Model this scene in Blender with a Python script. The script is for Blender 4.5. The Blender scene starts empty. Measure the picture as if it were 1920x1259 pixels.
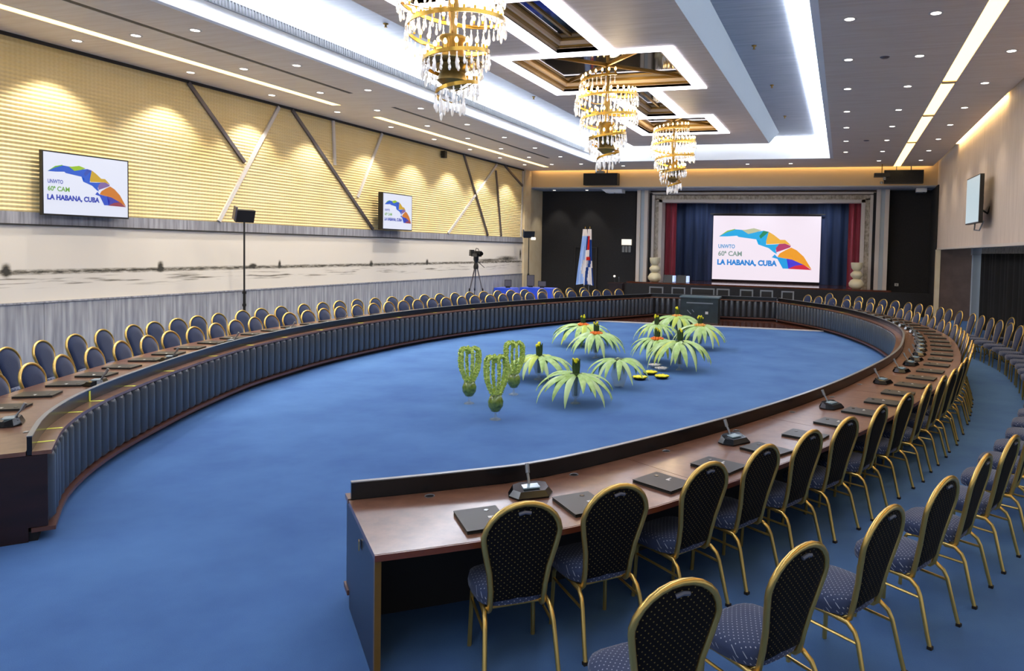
import bpy, math, random
import numpy as np
from mathutils import Matrix, Vector
random.seed(7)
C = bpy.context.scene
COL = C.collection
PI = math.pi
# ------------------------------------------------------------------ camera, world, exposure
cam = bpy.data.cameras.new('camera'); camo = bpy.data.objects.new('camera', cam); COL.objects.link(camo)
cam.sensor_width = 36; cam.lens = 1349.91 * 36 / 1920
cam.shift_x = (960 - 1159.6) / 1920; cam.shift_y = (525.04 - 629.5) / 1920
cam.clip_start = .05; cam.clip_end = 200
rt = Vector((0.95457, 0.29718, 0.02213)); dn = Vector((0.03363, -0.03367, -0.99887)); fw = Vector((-0.29610, 0.95423, -0.04213))
camo.matrix_world = Matrix(((rt.x, -dn.x, -fw.x, 0), (rt.y, -dn.y, -fw.y, 0), (rt.z, -dn.z, -fw.z, 2.5268), (0, 0, 0, 1)))
C.camera = camo
W = bpy.data.worlds.new('world'); C.world = W; W.use_nodes = True
W.node_tree.nodes['Background'].inputs[0].default_value = (.85, .9, 1, 1)
W.node_tree.nodes['Background'].inputs[1].default_value = .32
C.view_settings.view_transform = 'Standard'; C.view_settings.look = 'None'
C.view_settings.exposure = 1.0; C.view_settings.gamma = 1; C.view_settings.use_curve_mapping = False
LED = 6.0        # cool strip lights in the ceiling coffer
WARM = 1.6       # warm slot lights
SPOT = 170.0     # downlights (W)
# big daylight-like panel lights of the foyer behind the camera are left out; the room is lit by its lamps, added stage spots and low world fill

# ------------------------------------------------------------------ materials
def lin(h):
    h = h.lstrip('#'); o = []
    for i in (0, 2, 4):
        v = int(h[i:i + 2], 16) / 255
        o.append(v / 12.92 if v <= .04045 else ((v + .055) / 1.055) ** 2.4)
    return (*o, 1)
def mat(name, col, rough=.6, metal=0, spec=.5, sheen=0, trans=0, emit=None, es=0, alpha=1, coat=0):
    m = bpy.data.materials.new(name); m.use_nodes = True
    b = m.node_tree.nodes['Principled BSDF']
    b.inputs['Base Color'].default_value = lin(col) if isinstance(col, str) else (*col, 1)
    b.inputs['Roughness'].default_value = rough; b.inputs['Metallic'].default_value = metal
    b.inputs['Specular IOR Level'].default_value = spec
    b.inputs['Sheen Weight'].default_value = sheen; b.inputs['Transmission Weight'].default_value = trans
    b.inputs['Coat Weight'].default_value = coat; b.inputs['Coat Roughness'].default_value = .15
    if emit:
        b.inputs['Emission Color'].default_value = lin(emit); b.inputs['Emission Strength'].default_value = es
    return m
def N(m, t, **kw):
    n = m.node_tree.nodes.new(t)
    for k, v in kw.items(): setattr(n, k, v)
    return n
def L(m, a, b): m.node_tree.links.new(a, b)
def bsdf(m): return m.node_tree.nodes['Principled BSDF']
def coords(m, scale=(1, 1, 1)):
    tc = N(m, 'ShaderNodeTexCoord'); mp = N(m, 'ShaderNodeMapping'); mp.inputs['Scale'].default_value = scale
    L(m, tc.outputs['Object'], mp.inputs['Vector']); return mp.outputs['Vector']
def ramp(m, fac, stops):
    r = N(m, 'ShaderNodeValToRGB'); L(m, fac, r.inputs[0]); e = r.color_ramp.elements
    while len(e) < len(stops): e.new(.5)
    for i, (p, c) in enumerate(stops):
        e[i].position = p; e[i].color = lin(c) if isinstance(c, str) else c
    return r.outputs[0]
def noise(m, vec, scale=5, detail=4, rough=.5):
    n = N(m, 'ShaderNodeTexNoise'); n.inputs['Scale'].default_value = scale; n.inputs['Detail'].default_value = detail
    n.inputs['Roughness'].default_value = rough; L(m, vec, n.inputs['Vector']); return n.outputs['Fac']
def mth(m, op, a, b=None, c=None):
    n = N(m, 'ShaderNodeMath', operation=op)
    for i, x in enumerate((a, b, c)):
        if x is None: continue
        if isinstance(x, (int, float)): n.inputs[i].default_value = x
        else: L(m, x, n.inputs[i])
    return n.outputs[0]
def mix(m, f, a, b):
    n = N(m, 'ShaderNodeMix', data_type='RGBA')
    if isinstance(f, (int, float)): n.inputs[0].default_value = f
    else: L(m, f, n.inputs[0])
    for i, x in ((6, a), (7, b)):
        if isinstance(x, str): n.inputs[i].default_value = lin(x)
        elif isinstance(x, tuple): n.inputs[i].default_value = x
        else: L(m, x, n.inputs[i])
    return n.outputs[2]
def bump(m, h, strength=.3, dist=.01):
    n = N(m, 'ShaderNodeBump'); n.inputs['Strength'].default_value = strength; n.inputs['Distance'].default_value = dist
    L(m, h, n.inputs['Height']); L(m, n.outputs[0], bsdf(m).inputs['Normal'])
def noisy(name, c1, c2, scale=(1, 1, 1), ns=6, rough=.6, b=.0, **kw):
    m = mat(name, c1, rough, **kw); v = coords(m, scale); f = noise(m, v, ns, 5)
    L(m, ramp(m, f, [(.3, c1), (.7, c2)]), bsdf(m).inputs['Base Color'])
    if b: bump(m, f, b, .01)
    return m
M = {}
# carpet
m = M['carpet'] = mat('carpet', '#3E6DB5', .95, spec=.1)
v = coords(m); f1 = noise(m, v, 260, 2); f2 = noise(m, v, .8, 4, .6)
c = ramp(m, f2, [(.3, '#48699A'), (.7, '#567CAC')]); c2 = ramp(m, f1, [(.3, '#3A5FA0'), (.7, '#FFFFFF')])
n = N(m, 'ShaderNodeMix', data_type='RGBA', blend_type='MULTIPLY'); n.inputs[0].default_value = .25; L(m, c, n.inputs[6]); L(m, c2, n.inputs[7])
L(m, n.outputs[2], bsdf(m).inputs['Base Color']); bump(m, f1, .4, .004)
M['ceil'] = noisy('ceiling_laminate', '#D8C8B6', '#E4D8CA', (.5, 6, 6), 2.2, .55)
M['island'] = noisy('island_laminate', '#C8B8AA', '#DCD0C6', (.5, 5, 5), 2.0, .45)
M['white'] = mat('white_plaster', '#F0F4F6', .6)
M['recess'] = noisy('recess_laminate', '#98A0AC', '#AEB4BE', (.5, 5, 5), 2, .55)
M['greyblue'] = mat('greyblue_plaster', '#AEBBC4', .6)
# yellow textured wall
m = M['yellow'] = mat('yellow_panel', '#E8C878', .55)
v = coords(m); sx = N(m, 'ShaderNodeSeparateXYZ'); L(m, v, sx.inputs[0])
s1 = mth(m, 'SINE', mth(m, 'MULTIPLY', sx.outputs[1], 2 * PI / .085)); f = mth(m, 'MULTIPLY_ADD', s1, .5, .5)
nz = noise(m, v, .7, 3)
L(m, mix(m, mth(m, 'MULTIPLY', f, .22), ramp(m, nz, [(.3, '#EED696'), (.7, '#F6E4B0')]), '#D8BC74'), bsdf(m).inputs['Base Color'])
bump(m, f, .15, .01)
# grey panelling (vertical strips)
m = M['dado'] = mat('grey_panelling', '#A0A2A6', .6)
v = coords(m, (1, 5, .35)); f = noise(m, v, 2.6, 3); L(m, ramp(m, f, [(.3, '#747680'), (.5, '#909298'), (.7, '#A8AAAE')]), bsdf(m).inputs['Base Color'])
M['rail'] = noisy('grey_rail', '#6E6F76', '#A6A8B2', (1, 6, .3), 3, .4)
M['darkline'] = mat('dark_line', '#2A2725', .6)
M['metal'] = mat('brushed_metal', '#D6D2D0', .4, .2)
M['metal_dark'] = mat('dark_metal_bar', '#6E6A70', .35, .7)
# mural: pale board with a charcoal sketch of a sea front
m = M['mural'] = mat('mural', '#E4DED2', .7)
v = coords(m); sx = N(m, 'ShaderNodeSeparateXYZ'); L(m, v, sx.inputs[0]); Y, Z = sx.outputs[1], sx.outputs[2]
band = mth(m, 'SUBTRACT', 1, mth(m, 'MULTIPLY', mth(m, 'ABSOLUTE', mth(m, 'SUBTRACT', Z, 1.86)), 15))
mp = N(m, 'ShaderNodeMapping'); mp.inputs['Scale'].default_value = (1, 2.2, 9); L(m, v, mp.inputs['Vector'])
n1 = noise(m, mp.outputs[0], 2.4, 6, .7)
ink = mth(m, 'MULTIPLY', mth(m, 'MAXIMUM', band, 0), mth(m, 'MULTIPLY_ADD', n1, 3.0, -.75))
mp2 = N(m, 'ShaderNodeMapping'); mp2.inputs['Scale'].default_value = (1, .5, 12); L(m, v, mp2.inputs['Vector'])
n2 = noise(m, mp2.outputs[0], 1.6, 5, .6)
low = mth(m, 'MAXIMUM', mth(m, 'SUBTRACT', 1, mth(m, 'MULTIPLY', mth(m, 'ABSOLUTE', mth(m, 'SUBTRACT', Z, 1.66)), 6)), 0)
ink2 = mth(m, 'MULTIPLY', low, mth(m, 'MAXIMUM', mth(m, 'MULTIPLY_ADD', n2, 5, -2.6), 0))
tot = mth(m, 'ADD', ink, ink2)
for yy, zz, w, h in [(9.17, 1.9, .1, .16), (12.27, 1.92, .09, .15), (14.9, 1.9, .15, .08), (15.82, 1.93, .06, .14), (19.77, 1.9, .1, .12), (23.04, 1.92, .1, .13), (31.0, 2.2, .12, .3), (29.6, 2.0, 1.3, .16), (27.8, 1.95, 1.3, .08)]:
    dy = mth(m, 'SUBTRACT', 1, mth(m, 'DIVIDE', mth(m, 'ABSOLUTE', mth(m, 'SUBTRACT', Y, yy)), w))
    dz = mth(m, 'SUBTRACT', 1, mth(m, 'DIVIDE', mth(m, 'ABSOLUTE', mth(m, 'SUBTRACT', Z, zz)), h))
    bb = mth(m, 'MULTIPLY', mth(m, 'MAXIMUM', dy, 0), mth(m, 'MAXIMUM', dz, 0))
    k = 3 if w < .5 else 2.2
    tot = mth(m, 'ADD', tot, mth(m, 'MULTIPLY', bb, mth(m, 'MULTIPLY', n1, k)))
L(m, ramp(m, tot, [(.05, '#D2CCC2'), (.5, '#807A6E'), (.9, '#34322C')]), bsdf(m).inputs['Base Color'])
M['tan'] = noisy('tan_plaster', '#D8C49C', '#E2D2B0', (1, 1, 1), 2, .6)
M['beam'] = mat('beam_plaster', '#CDB38A', .55)
m = M['wallr'] = mat('right_wall_cladding', '#D0C2B4', .6)
v = coords(m, (1, 4, .3)); f = noise(m, v, 3, 3); L(m, ramp(m, f, [(.3, '#CBBDB0'), (.7, '#DACDC0')]), bsdf(m).inputs['Base Color'])
M['black'] = noisy('black_cloth_wall', '#1B1B1D', '#242426', (1, 1, 1), 30, .8)
M['blackm'] = mat('black_plastic', '#151515', .4)
M['blackg'] = mat('black_gloss', '#0C0C0E', .15)
M['brownwall'] = noisy('brown_wall', '#57453B', '#675247', (1, 1, 1), 3, .6)
M['curtain'] = mat('black_curtain', '#141414', .85)
M['red'] = noisy('red_velvet', '#8A2838', '#A83A4C', (6, 1, .3), 3, .8, sheen=.3)
M['navydrop'] = noisy('navy_backdrop', '#1A2740', '#26365A', (3, 1, .2), 3, .8)
M['stone'] = noisy('aged_plaster', '#8C8270', '#C9C0B0', (3, 3, 2), 4, .7, .3)
M['stonew'] = mat('pale_moulding', '#CFC8C0', .5)
M['sculpt'] = mat('cream_ceramic', '#E2D8B4', .35)
# woods
m = M['top'] = mat('table_veneer', '#6B4633', .32, coat=.5)
v = coords(m, (3, 3, 1)); f = noise(m, v, 3, 6, .6); L(m, ramp(m, f, [(.3, '#5E3A28'), (.7, '#7A5540')]), bsdf(m).inputs['Base Color'])
M['edge'] = mat('wood_edge', '#6A3418', .35, coat=.4)
M['goldedge'] = mat('gilt_brown_edge', '#7A5A20', .35, .3)
M['endpanel'] = mat('end_panel', '#1C1822', .35, coat=.15)
M['endpanel2'] = noisy('dark_wood_panel', '#1F0F0C', '#2C1612', (1, 1, 4), 3, .35)
M['lip'] = mat('lip_wood', '#5B3A30', .4)
M['leather'] = mat('black_leather', '#454C54', .33, spec=.6, coat=.2)
M['screenp'] = mat('modesty_black', '#101114', .25)
M['skirt'] = mat('under_table_black', '#0E0C0E', .7)
M['parquet'] = noisy('parquet', '#4A2518', '#6A3A26', (1, 6, 1), 3, .12, coat=.6)
# chair
M['gold'] = mat('gilt_tube', '#D8B668', .28, .85)
def fabric(name, base, dot, ax):
    m = mat(name, base, .8, sheen=.0 if 'rear' in name else .2, spec=.2); v = coords(m); sx = N(m, 'ShaderNodeSeparateXYZ'); L(m, v, sx.inputs[0])
    a, b = sx.outputs[0], (mth(m, 'SUBTRACT', sx.outputs[1], sx.outputs[2]) if ax == 1 else sx.outputs[2]); k = PI / .036
    p = mth(m, 'ADD', a, b); q = mth(m, 'SUBTRACT', a, b)
    s = mth(m, 'MULTIPLY', mth(m, 'ABSOLUTE', mth(m, 'SINE', mth(m, 'MULTIPLY', p, k))), mth(m, 'ABSOLUTE', mth(m, 'SINE', mth(m, 'MULTIPLY', q, k))))
    L(m, mix(m, mth(m, 'GREATER_THAN', s, .9), base, dot), bsdf(m).inputs['Base Color']); return m
M['seatf'] = fabric('seat_fabric', '#323E5C', '#98A0B0', 1)
M['backf'] = fabric('back_fabric', '#1A2A4C', '#2A3A58', 2)
M['backr'] = fabric('rear_fabric', '#08080C', '#6E6238', 2)  # shade on the chair rears put into a near-black cloth colour
M['piping'] = mat('silver_grip', '#5A6070', .25)
M['rubber'] = mat('rubber_foot', '#1A1410', .7)
# misc
M['brass'] = mat('brass', '#B08A3A', .28, .9)
M['brassd'] = mat('antique_brass', '#8A7440', .35, .8)
M['crystal'] = mat('crystal', '#F2F4F6', .06, spec=1, trans=.45, emit='#FFF0D8', es=.06)  # faint warm glow put into the crystal drops themselves
M['bulb'] = mat('bulb', '#FFE6B8', .5, emit='#FFD48A', es=5)
M['mirror'] = noisy('dark_mirror', '#1E1C1A', '#2A2622', (1, 1, 1), 1, .05, metal=.0, spec=1)
M['beige'] = mat('beige_moulding', '#E0CDB4', .5)
M['gildm'] = mat('gilt_moulding', '#9A7A3A', .35, .7)
M['led'] = mat('cool_led', '#FFFFFF', .5, emit='#EAF0FF', es=LED)
M['ledl'] = mat('soft_cool_led', '#FFFFFF', .5, emit='#EAF0FF', es=4.0)
M['ledm'] = mat('lower_cool_led', '#FFFFFF', .5, emit='#F2F6FF', es=13.0)
M['warm2'] = mat('bright_warm_diffuser', '#FFE9B0', .5, emit='#FFDA98', es=5)
M['ledf'] = mat('frame_led', '#FFFFFF', .5, emit='#F6F0FF', es=2.6)
M['warm'] = mat('warm_diffuser', '#FFE9B0', .5, emit='#FFD98C', es=WARM)
M['lens'] = mat('downlight_lens', '#FFFFFF', .5, emit='#FFF4E6', es=3)
M['trimw'] = mat('downlight_trim', '#C9C3BC', .4)
M['glass'] = mat('clear_glass', '#C4D4D2', .03, spec=1)
bsdf(M['glass']).inputs['Alpha'].default_value = .24
M['water'] = noisy('green_fruit', '#46601A', '#7C9438', (1, 1, 1), 22, .25, coat=.6)
M['leaf'] = mat('palm_leaf', '#7FA84C', .45)
m = M['leaf']; v = coords(m); f = noise(m, v, 7, 3); L(m, ramp(m, f, [(.3, '#7FA648'), (.55, '#A2C474'), (.8, '#C2DA9E')]), bsdf(m).inputs['Base Color'])
M['leafy'] = mat('yellow_leaf', '#B4C850', .4); M['leaf2'] = mat('pale_leaf', '#AFCB8C', .35); M['leafd'] = mat('dark_leaf', '#2C4418', .5)
M['bead'] = noisy('green_berries', '#9CBC40', '#D4E47C', (1, 1, 1), 30, .4)
M['yellowf'] = mat('yellow_flower', '#E4DC10', .5); M['orange'] = mat('orange_fruit', '#EE7A1E', .45)
M['amber'] = mat('amber_fruit', '#E2A24A', .45)
M['folder'] = mat('folder_leatherette', '#20221F', .4)
M['print'] = mat('white_print', '#C8C8C4', .5)
M['silver'] = mat('silver_plastic', '#8A8E92', .3, .5)
M['lcd'] = mat('mic_display', '#5E7078', .1, emit='#8FA4AE', es=.15)
M['tape'] = mat('yellow_tape', '#D8DC4A', .5)
M['disp'] = mat('display_white', '#50545C', .3, emit='#E6EAFB', es=.42)
M['dispb'] = mat('stage_screen_white', '#505055', .5, emit='#F6E8F4', es=.47)
M['dispr'] = mat('display_pale', '#505A60', .3, emit='#D2E6EE', es=.36)
M['cloudy'] = mat('pale_blue_light', '#C8DCFF', .4, emit='#BCD4FF', es=.4)  # glow put into the pale wedge sides, which are no lamps
M['bluecloth'] = mat('blue_cloth', '#1E4AD0', .7, sheen=.3)
M['flagl'] = noisy('pale_blue_flag', '#93B4E6', '#B4CCF2', (3, 1, .5), 3, .6)
M['flagw'] = mat('white_flag', '#E4DEDC', .6); M['flagr'] = mat('red_flag', '#D02414', .6); M['flagb'] = mat('blue_flag', '#0F3F86', .6)
M['lumen'] = mat('lamp_panel', '#FFFBF0', .5, emit='#FFF6E4', es=.35)
_em = {}
def emat(c, es=.85):
    k = (c, es)
    if k not in _em: _em[k] = mat('display_colour', '#202020', .5, emit=c, es=es)
    return _em[k]

# ------------------------------------------------------------------ mesh helpers
class MB:
    def __init__(s): s.v = []; s.f = []; s.mi = []
    def add(s, vs, fs, mi=0):
        o = len(s.v); s.v += [tuple(x) for x in vs]; s.f += [tuple(i + o for i in f) for f in fs]; s.mi += [mi] * len(fs); return s
    def box(s, x0, x1, y0, y1, z0, z1, mi=0):
        return s.add([(x0, y0, z0), (x1, y0, z0), (x1, y1, z0), (x0, y1, z0), (x0, y0, z1), (x1, y0, z1), (x1, y1, z1), (x0, y1, z1)],
                     [(0, 3, 2, 1), (4, 5, 6, 7), (0, 1, 5, 4), (1, 2, 6, 5), (2, 3, 7, 6), (3, 0, 4, 7)], mi)
    def bar(s, a, b, w, h, up=(0, 0, 1), mi=0):
        a = Vector(a); b = Vector(b); d = (b - a).normalized(); u = Vector(up); x = d.cross(u)
        x = x.normalized() * w / 2; y = x.cross(d).normalized() * h / 2
        vs = [p + sx * x + sy * y for p in (a, b) for sx, sy in ((-1, -1), (1, -1), (1, 1), (-1, 1))]
        return s.add(vs, [(0, 3, 2, 1), (4, 5, 6, 7), (0, 1, 5, 4), (1, 2, 6, 5), (2, 3, 7, 6), (3, 0, 4, 7)], mi)
    def tube(s, pts, r, n=8, closed=False, mi=0, cap=True, flat=1.0):
        P = [Vector(p) for p in pts]; k = len(P); rr = r if isinstance(r, (list, tuple)) else [r] * k
        up = None; vs = []
        for i, p in enumerate(P):
            if closed: d = P[(i + 1) % k] - P[i - 1]
            else: d = P[min(i + 1, k - 1)] - P[max(i - 1, 0)]
            d = d.normalized() if d.length > 1e-9 else Vector((0, 0, 1))
            if up is None: up = Vector((0, 0, 1)) if abs(d.z) < .9 else Vector((0, 1, 0))
            x = d.cross(up)
            if x.length < 1e-4: x = d.cross(Vector((1, 0, 0)))
            x.normalize(); y = x.cross(d).normalized(); up = y
            for j in range(n):
                a = 2 * PI * j / n; vs.append(p + x * (rr[i] * math.cos(a)) + y * (rr[i] * math.sin(a) * flat))
        fs = []
        for i in range(k if closed else k - 1):
            i2 = (i + 1) % k
            for j in range(n):
                j2 = (j + 1) % n; fs.append((i * n + j, i * n + j2, i2 * n + j2, i2 * n + j))
        if cap and not closed: fs += [tuple(reversed(range(n))), tuple((k - 1) * n + j for j in range(n))]
        return s.add(vs, fs, mi)
    def lathe(s, prof, n=16, c=(0, 0, 0), mi=0):
        vs = [(c[0] + r * math.cos(2 * PI * j / n), c[1] + r * math.sin(2 * PI * j / n), c[2] + z) for r, z in prof for j in range(n)]
        fs = [(i * n + j, i * n + (j + 1) % n, (i + 1) * n + (j + 1) % n, (i + 1) * n + j) for i in range(len(prof) - 1) for j in range(n)]
        return s.add(vs, fs, mi)
    def prism(s, poly, z0, z1, mi=0):
        k = len(poly); vs = [(x, y, z0) for x, y in poly] + [(x, y, z1) for x, y in poly]
        return s.add(vs, [tuple(reversed(range(k))), tuple(range(k, 2 * k))] + [(i, (i + 1) % k, k + (i + 1) % k, k + i) for i in range(k)], mi)
    def xf(s, mtx, start=0):
        s.v[start:] = [tuple(mtx @ Vector(p)) for p in s.v[start:]]; return s
    def mesh(s, name, mats, smooth=35):
        me = bpy.data.meshes.new(name); me.from_pydata(s.v, [], s.f)
        for x in (mats if isinstance(mats, list) else [mats]): me.materials.append(x)
        if any(s.mi): me.polygons.foreach_set('material_index', s.mi)
        if smooth:
            me.polygons.foreach_set('use_smooth', [True] * len(me.polygons)); me.set_sharp_from_angle(angle=math.radians(smooth))
        me.update(); return me
    def build(s, name, mats, parent=None, smooth=35, **kw):
        return ob(name, s.mesh(name, mats, smooth), parent, **kw)
def ob(name, data, parent=None, loc=None, rz=None, **kw):
    o = bpy.data.objects.new(name, data); COL.objects.link(o)
    if parent: o.parent = parent
    if loc is not None: o.location = loc
    if rz is not None: o.rotation_euler = (0, 0, rz)
    for k, v in kw.items(): o[k] = v
    return o
def thing(name, label, cat, loc=(0, 0, 0), rz=0, group=None):
    o = ob(name, None, None, loc, rz, label=label, category=cat)
    o.empty_display_size = .1
    if group: o['group'] = group
    return o
def tag(o, label, cat, group=None):
    o['label'] = label; o['category'] = cat
    if group: o['group'] = group
    return o
def struct(name, mb, mats, parent=None, smooth=0):
    o = mb.build(name, mats, parent, smooth)
    if parent is None: o['kind'] = 'structure'
    return o
def dup(root, loc, rz, label=None, group=None, rot=None):
    def cp(o, par):
        c = o.copy(); COL.objects.link(c); c.parent = par
        for ch in o.children: cp(ch, c)
        return c
    r = cp(root, None); r.location = loc; r.rotation_euler = rot or (0, 0, rz)
    if label: r['label'] = label
    if group: r['group'] = group
    return r
UN = ['', 'first', 'second', 'third', 'fourth', 'fifth', 'sixth', 'seventh', 'eighth', 'ninth', 'tenth', 'eleventh', 'twelfth', 'thirteenth', 'fourteenth', 'fifteenth', 'sixteenth', 'seventeenth', 'eighteenth', 'nineteenth']
TN = {2: 'twent', 3: 'thirt', 4: 'fort', 5: 'fift', 6: 'sixt'}
def nth(i):
    if i < 20: return UN[i]
    t, u = divmod(i, 10); return TN[t] + ('y-' + UN[u] if u else 'ieth')
def grid_holes(mb, x0, x1, y0, y1, z0, z1, holes, mi=0):
    xs = sorted({x0, x1, *[h[0] for h in holes], *[h[1] for h in holes]}); ys = sorted({y0, y1, *[h[2] for h in holes], *[h[3] for h in holes]})
    xs = [x for x in xs if x0 <= x <= x1]; ys = [y for y in ys if y0 <= y <= y1]
    for i in range(len(ys) - 1):
        run = None
        for j in range(len(xs)):
            inside = j < len(xs) - 1 and not any(h[0] <= (xs[j] + xs[j + 1]) / 2 <= h[1] and h[2] <= (ys[i] + ys[i + 1]) / 2 <= h[3] for h in holes)
            if inside and run is None: run = xs[j]
            if not inside and run is not None: mb.box(run, xs[j], ys[i], ys[i + 1], z0, z1, mi); run = None

# ------------------------------------------------------------------ table paths (inner ledge lines on the floor plan)
LW = [(-6.23, 4.27), (-6.95, 4.9), (-7.64, 5.78), (-8.33, 7.02), (-9.0, 8.44), (-9.62, 10.16), (-10.12, 12.87), (-10.15, 16.3), (-9.55, 19.6), (-8.55, 22.6), (-7.75, 24.3), (-6.75, 26.3)]
RW = [(-3.31, 4.24), (-2.7, 4.75), (-2.15, 5.35), (-1.17, 7.2), (-.31, 9.3), (.34, 11.4), (.76, 13.1), (1.02, 14.9), (1.17, 17.3), (.93, 19.6), (.33, 22.0), (-.62, 24.3), (-2.3, 26.75)]
class Path:
    def __init__(s, P, side, n=40, sm=60, skew=0):
        s.skew = skew
        P = [np.array(p, float) for p in P]; P = [2 * P[0] - P[1]] + P + [2 * P[-1] - P[-2]]; o = []
        for i in range(1, len(P) - 2):
            for k in range(n):
                t = k / n; a, b, c, d = P[i - 1:i + 3]
                o.append(.5 * ((2 * b) + (c - a) * t + (2 * a - 5 * b + 4 * c - d) * t * t + (3 * b - a - 3 * c + d) * t ** 3))
        o.append(P[-2]); o = np.array(o)
        for _ in range(sm): o[1:-1] = .25 * o[:-2] + .5 * o[1:-1] + .25 * o[2:]
        s.p = o; s.L = np.r_[0, np.cumsum(np.hypot(*np.diff(o, axis=0).T))]; s.side = side; s.len = s.L[-1]
    def n(s, u, e=.3):
        dx = np.interp(u + e, s.L, s.p[:, 0]) - np.interp(u - e, s.L, s.p[:, 0]); dy = np.interp(u + e, s.L, s.p[:, 1]) - np.interp(u - e, s.L, s.p[:, 1])
        k = math.hypot(dx, dy); return Vector((dy / k, -dx / k)) * s.side
    def at(s, u, d=0):
        u = u + s.skew * d * max(0, 1 - abs(u) / 1.5)
        uc = min(max(u, 0), s.len); nn = s.n(uc); p = Vector((float(np.interp(uc, s.L, s.p[:, 0])), float(np.interp(uc, s.L, s.p[:, 1])))) + nn * d
        if uc != u: p += Vector((-nn.y, nn.x)) * s.side * (u - uc)
        return p, nn
lw = Path(LW, -1); rw = Path(RW, 1, skew=.12)
(p0, _), (p1, _) = lw.at(lw.len), rw.at(rw.len)
hw = Path([(-7.05, 26.42), (-5.4, 26.65), (-3.8, 26.75), (-2.25, 26.85)], -1, sm=0)

# ------------------------------------------------------------------ room shell
XL, XR, YB, YN, ZC = -14.5, 3.6, 32.0, -2.5, 6.19
struct('floor', MB().box(XL - .2, 6.5, YN, 34, -.1, 0), M['carpet'])
OX0, OX1, OY1 = -10.15, -.58, 28.75                        # coffer opening
slots = [(-13.1, -12.84, YN, 16.2), (-13.1, -12.84, 17.9, 30.4), (-11.66, -11.52, YN, 15.0), (-11.66, -11.52, 16.7, 27.4), (1.87, 2.14, YN, 31.75)]
mb = MB(); grid_holes(mb, XL, XR - .22, YN, 31.8, ZC, ZC + .12, [(OX0, OX1, YN, OY1)] + slots)
ceil = struct('ceiling', mb, M['ceil'])
def box_obj(name, b, m, parent=None, **kw): return MB().box(*b).build(name, m, parent, 0, **kw)
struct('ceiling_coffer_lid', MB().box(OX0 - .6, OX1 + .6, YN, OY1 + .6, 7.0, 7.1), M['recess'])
struct('trim_coffer_left', MB().box(OX0 - .12, OX0 + .003, YN, OY1 + .12, ZC - .003, 7.0), M['white'])
struct('trim_coffer_right', MB().box(OX1 - .003, OX1 + .12, YN, OY1 + .12, ZC - .003, 7.0), M['white'])
struct('trim_coffer_back', MB().box(OX0 - .1, OX1 + .1, OY1 - .003, OY1 + .12, ZC - .003, 7.0), M['white'])
# linear air grille in the left face of the coffer
g = thing('air_grille', 'long grey louvred air grille in the white side of the ceiling coffer', 'grille', (OX0 + .01, 0, 6.55))
MB().box(0, .012, YN, 28.4, -.085, .085).build('grille_frame', M['rail'], g, 0)
mb = MB(); k = 0; y = 2.0
fin = MB().box(.012, .035, -.012, .012, -.07, .07).mesh('fin', M['silver'], 0)
yy = 6.0
for i in range(300):
    ob('fin', fin, g, (0, yy, 0)); yy += .072
mb.box(.012, .03, YN, 28.4, .07, .085); mb.box(.012, .03, YN, 28.4, -.085, -.07)
mb.build('grille_rim', M['silver'], g, 0)
# cool strip lights in the coffer
def strip(name, b, m, label, cat='light strip'):
    t = thing(name, label, cat, ((b[0] + b[1]) / 2, (b[2] + b[3]) / 2, b[5]))
    cx, cy, cz = t.location
    MB().box(b[0] - cx, b[1] - cx, b[2] - cy, b[3] - cy, b[4] - cz, b[5] - cz).build('diffuser', m, t, 0)
    return t
def housing(t, b, mtl, w=.03, up=.1):
    cx, cy, cz = t.location; mb = MB(); x0, x1, y0, y1, z0, z1 = b
    mb.box(x0 - cx - w, x0 - cx, y0 - cy, y1 - cy, z0 - cz, z1 - cz + .0); mb.box(x1 - cx, x1 - cx + w, y0 - cy, y1 - cy, z0 - cz, z1 - cz)
    mb.build('housing', mtl, t, 0)
b = (-1.12, -.72, YN, 28.5, 6.95, 7.0); t = strip('cool_light_strip', b, M['led'], 'bright cool light strip along the right edge inside the ceiling coffer'); 
b = (-9.95, -9.79, YN, 28.5, 6.95, 7.0); t = strip('cool_light_strip', b, M['ledl'], 'upper bright cool light strip along the left edge inside the ceiling coffer')
b = (OX0 + .001, OX0 + .16, YN, 28.6, 6.71, 6.77); t = strip('cool_light_strip', b, M['ledm'], 'lower bright cool light strip just above the long air grille'); 
b = (-9.7, -.75, 28.45, 28.62, 6.93, 6.99); t = strip('cool_light_strip', b, M['ledl'], 'crosswise bright cool light strip at the stage end of the ceiling coffer')
# island (dropped centre panel) with square and corridor recesses
IX0, IX1, IY1, ZI = -8.0, -2.75, 27.4, 6.6
SQ = [(-7.38, -3.36, 7.25, 11.0), (-7.38, -3.36, 14.13, 17.88), (-6.9, -3.82, 21.4, 24.75)]
CO = [(-6.13, -4.57, 11.0, 14.13), (-6.13, -4.57, 17.88, 21.4), (-6.13, -4.57, 2.0, 7.25)]
holes = [(a + .33, b - .33, c + .3, d - .3) for a, b, c, d in SQ] + [(a + .33, b - .33, c + .1, d - .1) for a, b, c, d in CO]
mb = MB(); grid_holes(mb, IX0, IX1, YN, IY1, ZI, ZI + .05, holes)
isl = struct('ceiling_island', mb, M['island'])
mb = MB()
mb.add([(IX1, YN, ZI), (IX1, IY1, ZI), (IX1 + .34, IY1 + .1, 7.0), (IX1 + .34, YN, 7.0)], [(0, 1, 2, 3)])
mb.add([(IX0, YN, ZI), (IX0, IY1, ZI), (IX0 - .34, IY1 + .1, 7.0), (IX0 - .34, YN, 7.0)], [(0, 3, 2, 1)])
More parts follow.
